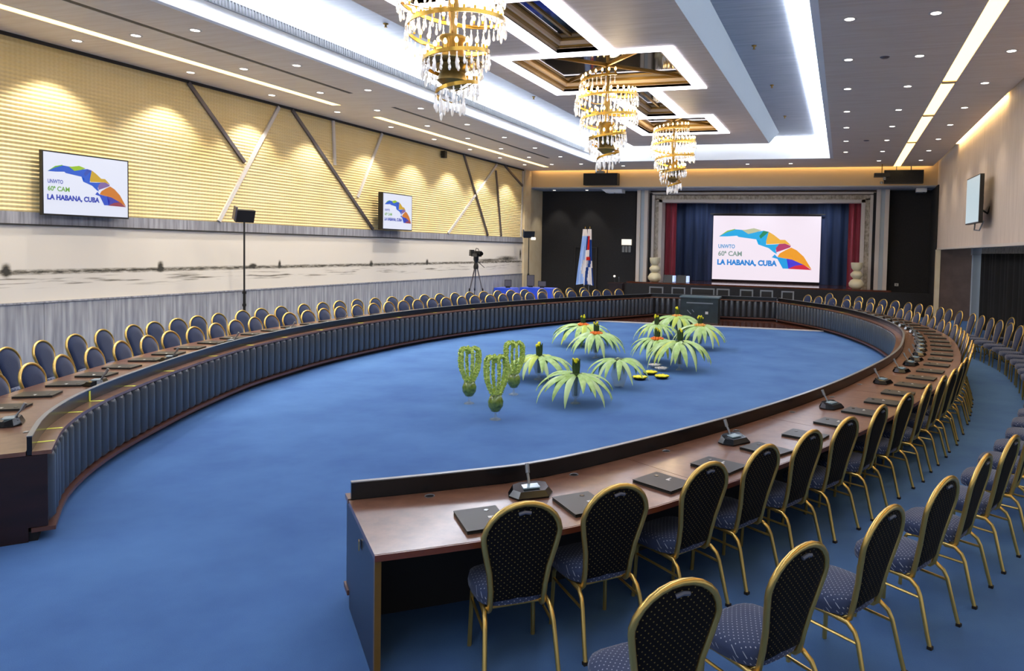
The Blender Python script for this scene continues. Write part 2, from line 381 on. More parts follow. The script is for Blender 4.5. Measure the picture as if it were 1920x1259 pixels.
mb.add([(IX0, IY1, ZI), (IX1, IY1, ZI), (IX1 + .34, IY1 + .1, 7.0), (IX0 - .34, IY1 + .1, 7.0)], [(0, 3, 2, 1)])
struct('trim_island_side', mb, M['greyblue'])
# glowing frames and mirrored recesses
wh = {0: 'nearest', 1: 'middle', 2: 'farthest'}
for kind, lst in (('square', SQ), ('long narrow', CO)):
    for i, (a, b2, c, d) in enumerate(lst):
        sq = kind == 'square'
        t = thing('mirror_recess', ('%s square mirrored ceiling recess with glowing white frame' % wh[i]) if sq else
                  'long mirrored ceiling recess with glowing edges %s' % ['between near and middle squares', 'between middle and farthest squares', 'nearer than the first square'][i], 'ceiling recess', ((a + b2) / 2, (c + d) / 2, ZI))
        X, Yh = (b2 - a) / 2, (d - c) / 2
        ww = .3; mb = MB()
        mb.box(-X, -X + ww, -Yh, Yh, -.03, -.002); mb.box(X - ww, X, -Yh, Yh, -.03, -.002)
        if sq:
            mb.box(-X + ww, X - ww, -Yh, -Yh + .26, -.03, -.002); mb.box(-X + ww, X - ww, Yh - .26, Yh, -.03, -.002)
        mb.build('light_frame', M['ledf'], t, 0)
        sy = .3 if sq else .1
        for kk, (ins, z0, z1, mm, nm) in enumerate([(0, -.0, .06, 'beige', 'moulding'), (.07, .06, .1, 'gildm', 'moulding'), (.12, .1, .17, 'beige', 'moulding'), (.17, .17, .2, 'gildm', 'moulding')]):
            xa, ya = X - .33 - ins, Yh - sy - ins; mb = MB()
            for sgn in (-1, 1):
                mb.box(min(sgn * xa, sgn * (xa + .14 + ins * 0)), max(sgn * xa, sgn * (xa + .14)), -ya - .14, ya + .14, z0, z1)
                mb.box(-xa, xa, min(sgn * ya, sgn * (ya + .14)), max(sgn * ya, sgn * (ya + .14)), z0, z1)
            mb.build(nm, M[mm], t, 0)
        MB().box(-X + .5, X - .5, -Yh + (.45 if sq else .25), Yh - (.45 if sq else .25), .2, .22).build('mirror_pane', M['mirror'], t, 0)
        mb = MB(); mb.box(-.03, .03, -Yh + .5, Yh - .5, .17, .2) if not sq else mb.bar((-X + .6, -Yh + .55, .18), (0, 0, .18), .05, .04)
        if sq:
            mb.bar((X - .6, -Yh + .55, .18), (0, 0, .18), .05, .04); mb.bar((-X + .6, Yh - .55, .18), (0, 0, .18), .05, .04); mb.bar((X - .6, Yh - .55, .18), (0, 0, .18), .05, .04)
        mb.build('glazing_bar', M['gildm'], t, 0)
# warm slots and dark slots of the ceiling
for (x0, x1, y0, y1), lb, mm in zip(slots, ['near warm slot light in ceiling above the yellow wall', 'far warm slot light in ceiling above the yellow wall', 'near dark slot diffuser in the left ceiling', 'far dark slot diffuser in the left ceiling', 'wide warm slot light running along the right ceiling'], ['warm', 'warm', 'darkline', 'darkline', 'warm']):
    b = (x0 + .004, x1 - .004, y0, y1, ZC + .004, ZC + .03); t = strip('slot_light' if mm == 'warm' else 'slot_diffuser', b, M[mm], lb, 'slot light' if mm == 'warm' else 'air slot')
    cx, cy, cz = t.location; mb = MB()
    if x0 > 0:
        for q in (9.5, 16.5, 20.3, 25): mb.box(x0 - cx, x1 - cx, q - cy, q + .18 - cy, -.05, -.03)
        mb.build('joint_strip', M['beam'], t, 0)
# left wall
prof = []; z = 2.98
mb = MB(); pitch = .0775; z0 = 2.98; nrow = int((ZC - .05 - z0) / pitch)
pts = []
for i in range(nrow):
    zz = z0 + i * pitch; pts += [(XL, zz), (XL + .022, zz + pitch * .3), (XL + .022, zz + pitch * .62), (XL, zz + pitch * .92)]
pts.append((XL, ZC)); y0, y1 = YN, 31.2
vs = [(x, y0, z) for x, z in pts] + [(x, y1, z) for x, z in pts]; k = len(pts)
mb.add(vs, [(i, i + 1, k + i + 1, k + i) for i in range(k - 1)])
struct('wall_left', mb, M['yellow'], smooth=60)
struct('wall_left_backing', MB().box(XL - .2, XL - .01, YN, 34, 0, ZC + .2), M['tan'])
struct('trim_1', MB().box(XL, XL + .04, YN, 31.9, 2.76, 2.98), M['rail'])
struct('trim_2', MB().box(XL, XL + .06, YN, 31.9, 2.735, 2.76), M['darkline'])
struct('trim_3', MB().box(XL, XL + .05, YN, 31.2, ZC - .06, ZC), M['darkline'])
mu = MB().box(XL + .002, XL + .02, YN, 31.19, 1.302, 2.733).build('mural_panel', M['mural'], None, 0)
tag(mu, 'long pale mural with a charcoal sketch of a seafront skyline', 'mural')
dd = struct('wall_left_dado', MB().box(XL - .01, XL + .02, YN, 31.9, 0, 1.3), M['dado'])
pan = MB().box(0, .035, .004, 1.216, .1, 1.262).mesh('panel', M['dado'], 0)
for i in range(28): ob('panel', pan, dd, (XL, -2.4 + i * 1.22, 0))
struct('trim_4', MB().box(XL, XL + .05, YN, 31.9, 1.27, 1.3), M['rail'])
struct('trim_5', MB().box(XL, XL + .12, 31.2, 31.9, 0, ZC), M['tan'])
bars = [((12.97, 6.13), (14.6, 4.51), 0), ((15.75, 6.12), (13.81, 3.0), 1), ((16.23, 6.13), (19.81, 3.0), 0), ((17.89, 6.13), (17.97, 4.84), 1), ((20.25, 6.13), (19.03, 3.97), 1), ((25.56, 6.13), (27.68, 3.0), 0), ((28.42, 6.1), (24.43, 3.0), 1), ((28.33, 5.83), (28.93, 3.0), 0), ((29.19, 6.13), (31.1, 5.39), 0), ((31.1, 6.1), (30.97, 3.0), 1)]
for i, (a, b2, lt) in enumerate(bars):
    mb = MB().bar((XL + .05, a[0], a[1]), (XL + .05, b2[0], b2[1]), .09, .05, (1, 0, 0))
    o = mb.build('metal_bar', M['metal' if lt else 'metal_dark'], None, 0)  # one metal; lit and shaded strips put into two colours
    tag(o, '%s metal strip on the yellow wall, %s counted from the camera end' % ('pale' if lt else 'dark', nth(i + 1)), 'metal strip', 'metal strips crossing the yellow wall')
# right wall: upper cladding and the open side aisle below it
mb = MB(); mb.box(XR, XR + .15, YN, 32.6, 2.87, 6.6); struct('wall_right', mb, M['wallr'])
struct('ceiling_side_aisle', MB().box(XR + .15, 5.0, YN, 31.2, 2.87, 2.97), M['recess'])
struct('trim_6', MB().box(XR - .03, XR + .17, YN, 31.2, 2.8, 2.87), M['stonew'])
struct('wall_aisle_end', MB().box(XR + .1, 5.1, 31.2, 31.4, 0, 2.87), M['brownwall'])
struct('trim_7', MB().box(XR - .05, XR + .12, 31.15, 31.4, 0, 2.8), M['tan'])
struct('ceiling_warm_trough', MB().box(XR - .22, XR, YN, 31.8, ZC + .22, ZC + .26), M['tan'])
b = (XR - .16, XR - .02, YN, 16.2, ZC + .12, ZC + .15); strip('cove_light', b, M['warm2'], 'near warm cove light along the top of the right wall')
b = (XR - .16, XR - .02, 19, 26.5, ZC + .12, ZC + .15); strip('cove_light', b, M['warm2'], 'far warm cove light along the top of the right wall')
t = thing('square_column', 'pale blue-white square column beside the black side curtain', 'column', (4.6, 28.5, 0))
MB().box(-.14, .14, -.14, .14, 0, 2.6).build('shaft', M['greyblue'], t, 0); MB().box(-.17, .17, -.17, .17, 2.6, 2.868).build('capital', M['recess'], t, 0)
t = thing('side_curtain', 'black pleated curtain hanging along the right side aisle', 'curtain', (4.75, 20, 0))
mb = MB(); yv = np.arange(-12, 8.2, .06); xs = [.09 * math.sin(y * 2 * PI / .62) + .03 * math.sin(y * 3.1) for y in yv]
k = len(yv); mb.add([(x, y, .04) for x, y in zip(xs, yv)] + [(x, y, 2.66) for x, y in zip(xs, yv)], [(i, i + 1, k + i + 1, k + i) for i in range(k - 1)])
mb.build('cloth', M['curtain'], t, 80); MB().box(-.05, .05, -12, 8.2, 2.66, 2.86).build('pelmet', M['stone'], t, 0)
# stage end
struct('wall_back', MB().box(XL, -9.6, 33.55, 33.7, 0, 5.5).box(1.72, XR + .1, 33.55, 33.7, 0, 5.5), M['black'])
struct('wall_back_lower', MB().box(-9.6, XR, 32.15, 32.35, 0, .98).box(XR - .05, XR + .05, 31.4, 33.6, 0, 5.4), M['black'])
struct('wall_back_left_panels', MB().box(-12.7, -12.66, 33.5, 33.55, .2, 2.6).box(-11.6, -11.52, 33.48, 33.55, .2, 2.62).box(-12.7, -11.52, 33.5, 33.55, 2.58, 2.62), M['darkline'])
bm_ = struct('trim_beam', MB().box(XL, XR, 32.0, 32.25, 5.42, 6.6), M['beam'])
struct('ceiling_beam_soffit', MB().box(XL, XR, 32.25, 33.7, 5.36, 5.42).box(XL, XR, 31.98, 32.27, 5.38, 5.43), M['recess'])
struct('ceiling_beam_trough', MB().box(XL, XR, 31.75, 32.3, 6.55, 6.62), M['tan'])
b = (XL + .3, XR - .3, 31.84, 31.9, 6.3, 6.34); strip('cove_light', b, M['warm2'], 'long warm cove light grazing the top of the stage beam')
# stage floor and proscenium
struct('floor_stage', MB().box(-9.6, 2.0, 32.2, 38.5, .9, 1.05), M['parquet'])
struct('wall_stage_house', MB().box(-10.2, 2.2, 38.5, 38.6, 1, 6).box(-10.2, -10.1, 33.7, 38.5, 1, 6).box(2.1, 2.2, 33.7, 38.5, 1, 6).box(-10.2, 2.2, 33.7, 38.5, 5.9, 6), M['black'])
pr = thing('proscenium_frame', 'stepped pale and weathered proscenium frame around the stage', 'stage frame', (0, 33.2, 1.05))
def col_(x0, x1, y0, y1, m, nm, z1=4.4): MB().box(x0, x1, y0 - 33.2, y1 - 33.2, 0, z1).build(nm, m, pr, 0)
for sg in (-1, 1):
    cxx = -3.78
    def xx(a, b): return (cxx - b, cxx - a) if sg < 0 else (cxx + a, cxx + b)
    col_(*xx(5.45, 5.62), 33.0, 33.5, M['stonew'], 'pilaster'); col_(*xx(5.27, 5.45), 33.1, 33.5, M['greyblue'], 'pilaster')
    col_(*xx(5.1, 5.27), 33.05, 33.5, M['stonew'], 'pilaster'); col_(*xx(4.98, 5.1), 33.3, 33.8, M['black'], 'reveal', 4.2)
    col_(*xx(4.86, 4.98), 33.35, 33.9, M['stonew'], 'pilaster', 4.1); col_(*xx(4.66, 4.86), 33.5, 34.0, M['stone'], 'weathered_strip', 3.95)
    col_(*xx(4.5, 4.66), 33.45, 34.1, M['stonew'], 'pilaster', 3.9)
MB().box(-8.45, .9, .25, .9, 3.77, 3.9).build('lintel', M['stonew'], pr, 0)
MB().box(-8.7, 1.1, .3, .9, 3.9, 4.1).build('weathered_strip', M['stone'], pr, 0)
MB().box(-8.9, 1.3, .2, .5, 4.14, 4.24).build('lintel', M['stonew'], pr, 0)
MB().box(-9.4, 1.8, .35, .6, 4.1, 4.6).build('reveal', M['brownwall'], pr, 0)
def drape(name, label, x0, x1, y, z0, z1, m, wl, amp, cat='curtain'):
    n_ = max(12, int((x1 - x0) / wl * 10)); xs = np.linspace(x0, x1, n_); mb = MB(); k = len(xs)
    rows = [z0, (z0 + z1) / 2, z1]; vs = []
    for j, z in enumerate(rows):
        for x in xs: vs.append((x - (x0 + x1) / 2, amp * (1.25 - .2 * j) * math.sin((x - x0) * 2 * PI / wl), z - z0))
    mb.add(vs, [(j * k + i, j * k + i + 1, (j + 1) * k + i + 1, (j + 1) * k + i) for j in range(2) for i in range(k - 1)])
    t = thing(name, label, cat, ((x0 + x1) / 2, y, z0)); mb.build('cloth', m, t, 80)
    MB().box(x0 - (x0 + x1) / 2, x1 - (x0 + x1) / 2, -.04, .04, z1 - z0, z1 - z0 + .06).build('rail', M['darkline'], t, 0); return t
drape('stage_curtain', 'red pleated stage curtain at the left side of the screen', -8.45, -7.75, 34.3, 1.06, 4.9, M['red'], .28, .07)
drape('stage_curtain', 'red pleated stage curtain at the right side of the screen', .2, .95, 34.3, 1.06, 4.9, M['red'], .28, .07)
drape('stage_backdrop', 'navy pleated backdrop left of the projection screen', -8.4, -6.2, 35.6, 1.06, 5.6, M['navydrop'], .5, .06, 'backdrop')
drape('stage_backdrop', 'navy pleated backdrop right of the projection screen', -1.05, 1.1, 35.6, 1.06, 5.6, M['navydrop'], .5, .06, 'backdrop')
drape('stage_border', 'navy pleated border above the projection screen', -6.5, -.8, 35.62, 4.4, 5.6, M['navydrop'], .5, .03, 'backdrop')

# ------------------------------------------------------------------ displays with the event artwork
def text_mesh(s, w, h, off=.0):
    cu = bpy.data.curves.new('lettering', 'FONT'); cu.body = s; cu.align_x = 'LEFT'; cu.offset = off; cu.resolution_u = 3
    o = bpy.data.objects.new('tmp', cu); COL.objects.link(o); bpy.context.view_layer.update()
    me = bpy.data.meshes.new_from_object(o.evaluated_get(bpy.context.evaluated_depsgraph_get()))
    bpy.data.objects.remove(o)
    co = np.array([v.co for v in me.vertices]); lo, hi = co.min(0), co.max(0)
    for v in me.vertices: v.co = ((v.co.x - lo[0]) / (hi[0] - lo[0]) * w, (v.co.y - lo[1]) / (hi[1] - lo[1]) * h, 0)
    me.materials.clear(); return me
POL = {
 'ribbon': [(310, 405), (430, 330), (540, 295), (640, 302), (740, 355), (850, 328), (960, 310), (1035, 325), (990, 470), (1000, 515), (1110, 510), (1210, 500), (1140, 590), (1160, 650), (1115, 625), (1040, 565), (890, 515), (915, 470), (860, 440), (600, 408), (575, 390), (440, 402)],
 'shade': [(960, 312), (1035, 327), (920, 430), (900, 390)],
 'crest': [(310, 403), (430, 318), (545, 288), (545, 300), (430, 340)],
 'crest2': [(645, 302), (700, 300), (820, 275), (930, 305), (850, 335), (740, 362)],
 'gold': [(1035, 325), (1110, 370), (1200, 440), (1270, 440), (1355, 515), (1250, 495), (1010, 508), (1000, 470)],
 'fold': [(1190, 500), (1270, 495), (1355, 525), (1345, 550), (1240, 590), (1150, 625), (1145, 560)],
 'gold2': [(1360, 550), (1440, 590), (1540, 680), (1580, 770), (1655, 862), (1540, 797), (1380, 727), (1240, 705), (1170, 690), (1200, 640), (1280, 590)],
 'ribbon2': [(1090, 700), (1130, 655), (1165, 692), (1240, 706), (1340, 722), (1400, 780), (1330, 860), (1250, 860), (1210, 790), (1170, 720)],
 'violet': [(1300, 714), (1380, 727), (1540, 797), (1430, 812), (1330, 860), (1350, 790)],
 'red': [(1540, 795), (1655, 870), (1320, 862), (1430, 812)]}
def artwork(parent, w, h, colors, es, y=-.004, fr=(220, 1545, 95, 960)):
    """flat artwork on a panel whose front faces local -Y; origin at the panel centre"""
    def P(px, py): return ((px - fr[0]) / fr[1] * w - w / 2, h / 2 - (py - fr[2]) / fr[3] * h)
    for i, (k, poly) in enumerate(POL.items()):
        pts = [P(*q) for q in poly]; cur = bpy.data.meshes.new('shape')
        import bmesh
        bm = bmesh.new(); vs = [bm.verts.new((a, y - i * .0006 - (.001 if k != 'ribbon' else 0), b)) for a, b in pts]; f = bm.faces.new(vs)
        bmesh.ops.triangulate(bm, faces=[f]); bm.normal_update(); bm.to_mesh(cur); bm.free(); cur.materials.append(emat(colors[k], es)); ob('logo_shape', cur, parent)
    for s, (x0, y1, x1, y0_), c, off in (('UNWTO', (305, 580, 550, 520), colors['t1'], .025), ('60ª CAM', (305, 695, 655, 620), colors['t2'], .025), ('LA HABANA, CUBA', (295, 845, 1165, 745), colors['t3'], .05)):
        a = P(x0, y1); b = P(x1, y0_); me = text_mesh(s, b[0] - a[0], b[1] - a[1], off); me.materials.append(emat(c, es))
        o = ob('lettering', me, parent, (a[0], y - .008, a[1])); o.rotation_euler = (PI / 2, 0, 0)
CS = dict(ribbon='#12B4F4', shade='#109060', crest='#8CC84A', crest2='#C8CFA8', gold='#FFC040', fold='#C03A70', gold2='#FFA81E', ribbon2='#10A8F2', violet='#4A3AE0', red='#E02040', t1='#3AA0E0', t2='#8FA8A0', t3='#0A8CE6')
CT = dict(ribbon='#1460E0', shade='#2A50C0', crest='#7CCB1E', crest2='#A6D41E', gold='#E0B41E', fold='#8A6AB0', gold2='#E2831A', ribbon2='#1A50D8', violet='#3A3CB8', red='#A03A50', t1='#3A4CC0', t2='#76B83A', t3='#1A3CC0')
sc = thing('projection_screen', 'big bright stage screen with colourful map logo and lettering', 'screen', (-3.58, 35.4, 2.72))
ss = MB().box(-2.56, 2.56, -.02, .03, -1.55, 1.58).build('screen_surface', M['dispb'], sc, 0)
MB().box(-2.74, 2.74, .03, .06, 1.64, 1.7).build('top_batten', M['darkline'], sc, 0)
artwork(ss, 5.12, 3.15, CS, .42, -.025)
def tv(name, label, loc, rz, w, h, screen, art=None, depth=.07, tilt=0):
    t = thing(name, label, 'television', loc, rz)
    t.rotation_euler = (tilt, 0, rz)
    MB().box(-w / 2, w / 2, -depth / 2, depth / 2, -h / 2, h / 2).build('casing', M['blackm'], t, 0)
    sp = MB().box(-w / 2 + .025, w / 2 - .025, -depth / 2 - .004, -depth / 2, -h / 2 + .03, h / 2 - .025).build('screen', screen, t, 0)
    MB().box(-.2, .2, depth / 2, depth / 2 + .08, -.2, .2).box(-.05, .05, depth / 2 + .08, depth / 2 + .16, -.1, .1).build('wall_bracket', M['metal_dark'], t, 0)
    if art: artwork(sp, w - .06, h - .06, art, .38, -depth / 2 - .006, (253, 1434, 120, 920))
    return t
tv('wall_television', 'large television nearer the camera on the yellow wall, logo showing', (-14.29, 10.5, 3.54), PI / 2, 1.70, 1.21, M['disp'], CT)
tv('wall_television', 'television farther down the yellow wall, angled from the wall', (-14.14, 20.58, 3.6), PI / 2, 1.64, 1.19, M['disp'], CT, .17)
t = tv('wall_television', 'television on a swivel arm on the beige right wall', (3.27, 20.95, 4.03), -PI / 2 + .04, 1.6, 1.24, M['dispr'], None, .1)
MB().tube([(.05, .1, -.2), (.1, .3, -.35), (.25, .36, -.1)], .03, 8).build('swivel_arm', M['blackm'], t)
MB().tube([(-.1, .05, -.6), (0, .02, -.78), (.2, .1, -.8), (.3, .18, -.55)], .02, 8).build('cable', M['silver'], t)

# ------------------------------------------------------------------ conference table
ZT = .76; TW = 1.15
def ribbon(path, u0, u1, d0, d1, z0, z1, step=.3):
    n_ = max(1, int(math.ceil((u1 - u0) / step))); mb = MB(); vs = []
    for i in range(n_ + 1):
        u = u0 + (u1 - u0) * i / n_; a, _ = path.at(u, d0); b, _ = path.at(u, d1)
        vs += [(a.x, a.y, z0), (b.x, b.y, z0), (b.x, b.y, z1), (a.x, a.y, z1)]
    fs = []
    for i in range(n_):
        for j in range(4):
            j2 = (j + 1) % 4; fs.append((4 * i + j, 4 * i + j2, 4 * i + 4 + j2, 4 * i + 4 + j))
    fs += [(3, 2, 1, 0), (4 * n_, 4 * n_ + 1, 4 * n_ + 2, 4 * n_ + 3)]
    return mb.add(vs, fs)
ribprof = [(.0, 0)] + [(.062 * math.sin(a) ** .75, -.088 * math.cos(a)) for a in np.linspace(.0, PI, 9)]
mb = MB(); pr_ = [(-.085 * math.sin(a) ** .8 if 0 < a < PI else 0, -.07 * math.cos(a)) for a in np.linspace(0, PI, 9)]
vs = []; zz = [.13, .17, .68, .715, .735]; sc_ = [.6, 1, 1, .8, .25]
for z, s in zip(zz, sc_): vs += [(x * s, y * (.9 + .1 * s), z) for x, y in pr_]
k = len(pr_); fs = [(j * k + i, j * k + i + 1, (j + 1) * k + i + 1, (j + 1) * k + i) for j in range(4) for i in range(k - 1)] + [tuple(4 * k + i for i in range(k))]
rib = mb.add(vs, fs).mesh('padded_rib', M['leather'], 60)
def table(path, label, u0, u1, seam, ends, nr):
    t = thing('conference_table', label, 'table', (*path.at((u0 + u1) / 2, .5)[0], 0))
    off = Vector((-t.location.x, -t.location.y, 0)); T = Matrix.Translation(off)
    def P(mb, nm, m, sm=30): return mb.xf(T).build(nm, m, t, sm)
    ns = max(1, round((u1 - u0) / seam)); e = .0025
    for i in range(ns):
        a = u0 + (u1 - u0) * i / ns + e; b = u0 + (u1 - u0) * (i + 1) / ns - e
        P(ribbon(path, a, b, .17, TW - .012, ZT - .035, ZT), 'tabletop_section', M['top'])
        P(ribbon(path, a, b, TW - .012, TW, ZT - .04, ZT - .002), 'edge_strip', M['edge'])
        P(ribbon(path, a, b, .0, .13, ZT - .035, ZT - .003), 'ledge_section', M['top'])
    P(ribbon(path, u0 + .02, u1, .13, .165, ZT - .035, .878), 'modesty_screen', M['screenp'])
    P(ribbon(path, u0 + .02, u1, .128, .167, .878, .885), 'screen_trim', M['silver'])
    P(ribbon(path, u0 + .03, u1, .075, .12, .1, ZT - .035), 'front_board', M['skirt'])
    P(ribbon(path, u0 + .03, u1, .3, .33, 0, ZT - .035), 'rear_skirt', M['skirt'])
    P(ribbon(path, u0 + .03, u1, .1, .3, 0, .08), 'plinth', M['skirt'])
    P(ribbon(path, u0 + .0, u1, -.02, .14, .08, .115), 'foot_lip', M['lip'])
    for i in range(nr):
        u = u0 + .06 + (u1 - u0 - .06) * (i + .5) / nr; p, n_ = path.at(u, .075); ang = math.atan2(n_.y, n_.x)
        ob('padded_rib', rib, t, (p.x + off.x, p.y + off.y, 0), ang)
    for u, mm in ends:
        P(ribbon(path, u, u + .03, .16, TW - .05, 0, ZT - .04, 1), 'end_panel', mm)
        P(ribbon(path, u - .004, u + .034, TW - .05, TW - .015, 0, ZT - .04, 1), 'panel_edge', M['goldedge'])
        P(ribbon(path, u, u + .03, .03, .16, .12, ZT - .04, 1), 'end_panel', mm)
    return t
tl = table(lw, 'left wing of the oval conference table, padded front facing the flowers', 0, lw.len - .02, 2.3, [(.01, M['endpanel2'])], 118)
tr = table(rw, 'right wing of the oval conference table, its cut end nearest the camera', 0, rw.len - .02, 2.3, [(.01, M['endpanel'])], 120)
th = table(hw, 'straight head table joining both wings in front of the stage', 0.0, hw.len - .0, 2.3, [], 22)
p, n_ = rw.at(.0, .62); mb = MB().box(-.02, .02, -.003, .003, -.03, .03); a = math.atan2(n_.y, n_.x)
mb.xf(Matrix.Translation((p.x - tr.location.x, p.y - tr.location.y, .62)) @ Matrix.Rotation(a, 4, 'Z')).build('lock_plate', M['gold'], tr, 0)
# parquet dance floor in front of the head table
poly = [tuple(lw.at(u, .12)[0]) for u in np.linspace(lw.len - 2.9, lw.len, 8)] + [tuple(rw.at(u, .12)[0]) for u in np.linspace(rw.len, rw.len - 3.0, 8)]
struct('floor_parquet', MB().prism(poly, .0, .03), M['parquet'])
a, b2 = poly[0], poly[-1]
struct('trim_floor_edge', MB().bar((a[0], a[1] - .04, .018), (b2[0], b2[1] - .04, .018), .1, .034), M['stonew'])
# equipment case before the head table
t = thing('equipment_case', 'dark grey-green upright case before the head table', 'case', (-4.75, 25.2, .03), .03)
MB().box(-.66, .66, -.3, .3, 0, .86).build('body', noisy('case_laminate', '#1E2A2C', '#28363A', ns=4, rough=.4), t, 0)
MB().box(-.7, .7, -.34, .34, .86, .91).build('top', mat('case_top', '#5E7074', .4), t, 0)
MB().box(-.45, .48, -.312, -.3, .66, .7).build('slot', M['silver'], t, 0)
MB().box(.22, .32, -.312, -.3, .3, .39).build('white_plate', M['print'], t, 0)
mb = MB(); mb.bar((-.42, -.306, .42), (-.28, -.306, .28), .03, .01, (0, 1, 0)); mb.bar((-.25, -.306, .44), (-.18, -.306, .36), .03, .01, (0, 1, 0)); mb.build('handle', M['silver'], t, 0)

# ------------------------------------------------------------------ banquet chair (faces +Y, origin under the back top)
def make_chair():
    t = thing('banquet_chair', '', 'chair')
    def yb(z): return .125 - (z - .40) / .68 * .15
    # half outline of the back: narrow waist, round head
    def outline(inset=0):
        pts = [(x - inset, z) for x, z in [(.162, .41), (.163, .52), (.177, .64), (.205, .76), (.222, .845)]]
        for a in np.linspace(.12, PI / 2, 7): pts.append(((.226 - inset) * math.cos(a), .855 + (.21 - inset) * math.sin(a)))
        return pts
    o1 = outline(); full = [(x, yb(z), z) for x, z in o1] + [(-x, yb(z), z) for x, z in reversed(o1[:-1])]
    curl = [(.162, .2, .385), (.162, .15, .386)]
    full = curl + full + [(-x, y, z) for x, y, z in reversed(curl)]
    MB().tube(full, .018, 8).build('back_frame', M['gold'], t, 50)
    o2 = outline(.016); o2 = [(x, max(z, .45)) for x, z in o2]; ring = o2 + [(-x, z) for x, z in reversed(o2[:-1])]
    k = len(ring); cz = .76
    def pad(off, bulge, name, m, sgn):
        mb = MB(); vs = []; 
        for s, d in ((1, 0), (.9, .75), (.55, .97), (0.12, 1)):
            for x, z in ring:
                z2 = cz + (z - cz) * s; vs.append((x * s, yb(z2) + sgn * (off + bulge * d), z2))
        fs = [(j * k + i, j * k + (i + 1) % k, (j + 1) * k + (i + 1) % k, (j + 1) * k + i) for j in range(3) for i in range(k)] + [tuple(3 * k + i for i in range(k))]
        return mb.add(vs, fs).build(name, m, t, 60)
    pad(.0, .03, 'backrest', M['backf'], 1); bc = pad(.0, .014, 'back_cover', M['backr'], -1)
    MB().tube([(-.035, yb(1.01) - .018, 1.01), (0, yb(1.02) - .022, 1.02), (.035, yb(1.01) - .018, 1.01)], .011, 6).build('hand_grip', M['piping'], bc, 50)
    # seat cushion
    def seat_ring(s, n_=20):
        o = []
        for i in range(n_):
            a = 2 * PI * i / n_; c, s_ = math.cos(a), math.sin(a)
            x = .232 * math.copysign(abs(c) ** .55, c); y = .225 * math.copysign(abs(s_) ** .6, s_)
            x *= 1 + .06 * (y / .2); o.append((x * s, .335 + y * s))
        return o
    mb = MB(); vs = []
    for s, z in ((.88, .415), (.98, .42), (1.0, .46), (.97, .495), (.8, .512), (.35, .52)): vs += [(x, y, z) for x, y in seat_ring(s)]
    fs = [(j * 20 + i, j * 20 + (i + 1) % 20, (j + 1) * 20 + (i + 1) % 20, (j + 1) * 20 + i) for j in range(5) for i in range(20)] + [tuple(100 + i for i in range(20)), tuple(reversed(range(20)))]
    mb.add(vs, fs).build('seat', M['seatf'], t, 60)
    for s in (-1, 1):
        # rear leg runs on as the side rail, front leg drops from its end
        lg = MB().tube([(s * .19, .42, .405), (s * .19, .22, .402), (s * .194, .12, .395), (s * .2, .07, .36), (s * .205, .045, .31), (s * .216, -.01, .1), (s * .22, -.035, .012)], .0145, 8).build('leg', M['gold'], t, 50)
        MB().box(s * .221 - .016, s * .221 + .016, -.053, -.022, 0, .02).build('foot_cap', M['rubber'], lg, 0)
        MB().tube([(s * .19, .42, .405), (s * .192, .465, .395), (s * .196, .485, .36), (s * .204, .495, .1), (s * .206, .5, .0)], .0145, 6).build('leg', M['gold'], t, 50)
        MB().tube([(s * .2, .488, .32), (s * .203, .045, .3)], .009, 6).build('side_brace', M['gold'], t, 50)
    mb = MB(); mb.tube([(-.19, .42, .402), (.19, .42, .402)], .011, 6); mb.tube([(-.19, .17, .395), (.19, .17, .395)], .011, 6); mb.build('seat_rail', M['gold'], t, 50)
    return t
chair0 = make_chair(); _used = [0]
def put_chair(p, n_, label, group, jit=1, zs=1):
    rz = math.atan2(-n_.y, -n_.x) - PI / 2 + random.uniform(-.06, .06) * jit
    loc = (p.x, p.y, 0)
    if not _used[0]:
        _used[0] = 1; chair0.location = loc; chair0.rotation_euler = (0, 0, rz); chair0['label'] = label; chair0['group'] = group
    else: dup(chair0, loc, rz, label, group).scale = (1, 1, zs)
def cline(lst, path, dfun, lab, group, zs=lambda u: 1):
    for i, u in enumerate(lst):
        p, n_ = path.at(u, dfun(u) + random.uniform(-.015, .015)); put_chair(p, n_, lab % nth(i + 1), group, 1, zs(u))
zfar = lambda u: 1 - .06 * min(1, max(0, (u - 6) / 6))
dr = lambda u: (1.43 if u < 1 else 1.36) - .06 * min(1, max(0, (u - 6.5) / 6))
ri = [.79, 1.28, 1.88, 2.51, 3.15, 3.8, 4.5, 5.27, 5.98, 6.73, 7.42, 8.1, 8.78, 9.44, 10.1, 10.75, 11.4, 12.05, 12.65, 13.24, 13.84, 14.41, 14.99, 15.59, 16.32, 16.89, 17.5, 18.05, 18.65, 19.3, 20.1, 20.69, 21.36, 22.0, 22.75, 23.56, 24.29]
cline(ri, rw, dr, 'gilt-framed banquet chair, %s along the right table wing from its near end', 'chairs pulled up to the right table wing', zfar)
do = lambda u: 2.6 + .0 * u if u < 6 else 2.6 + .018 * (u - 6)
ro = [.98, 1.44, 2.02, 2.75, 3.45, 4.15, 4.85, 5.5, 6.15, 6.8, 7.45, 8.1, 8.75, 9.4, 10.0, 10.6, 11.25, 11.9, 12.55, 13.15, 13.75, 14.3, 14.85, 15.4, 16.0, 16.5, 17.07, 17.6, 18.31, 18.91, 19.4, 20.02, 20.53, 21.05, 21.64, 22.17, 22.74, 23.42, 24.19, 25.31]
cline(ro, rw, do, 'gilt-framed banquet chair, %s in the outer row at right, counting away from camera', 'chairs of the outer row behind the right table wing', zfar)
cline([13.6, 14.4, 15.2, 16.0, 16.8], rw, lambda u: 3.4, 'gilt-framed banquet chair, %s in the short third row beside the side aisle', 'chairs of the short third row at right', zfar)
dl = lambda u: 1.23 + .004 * u
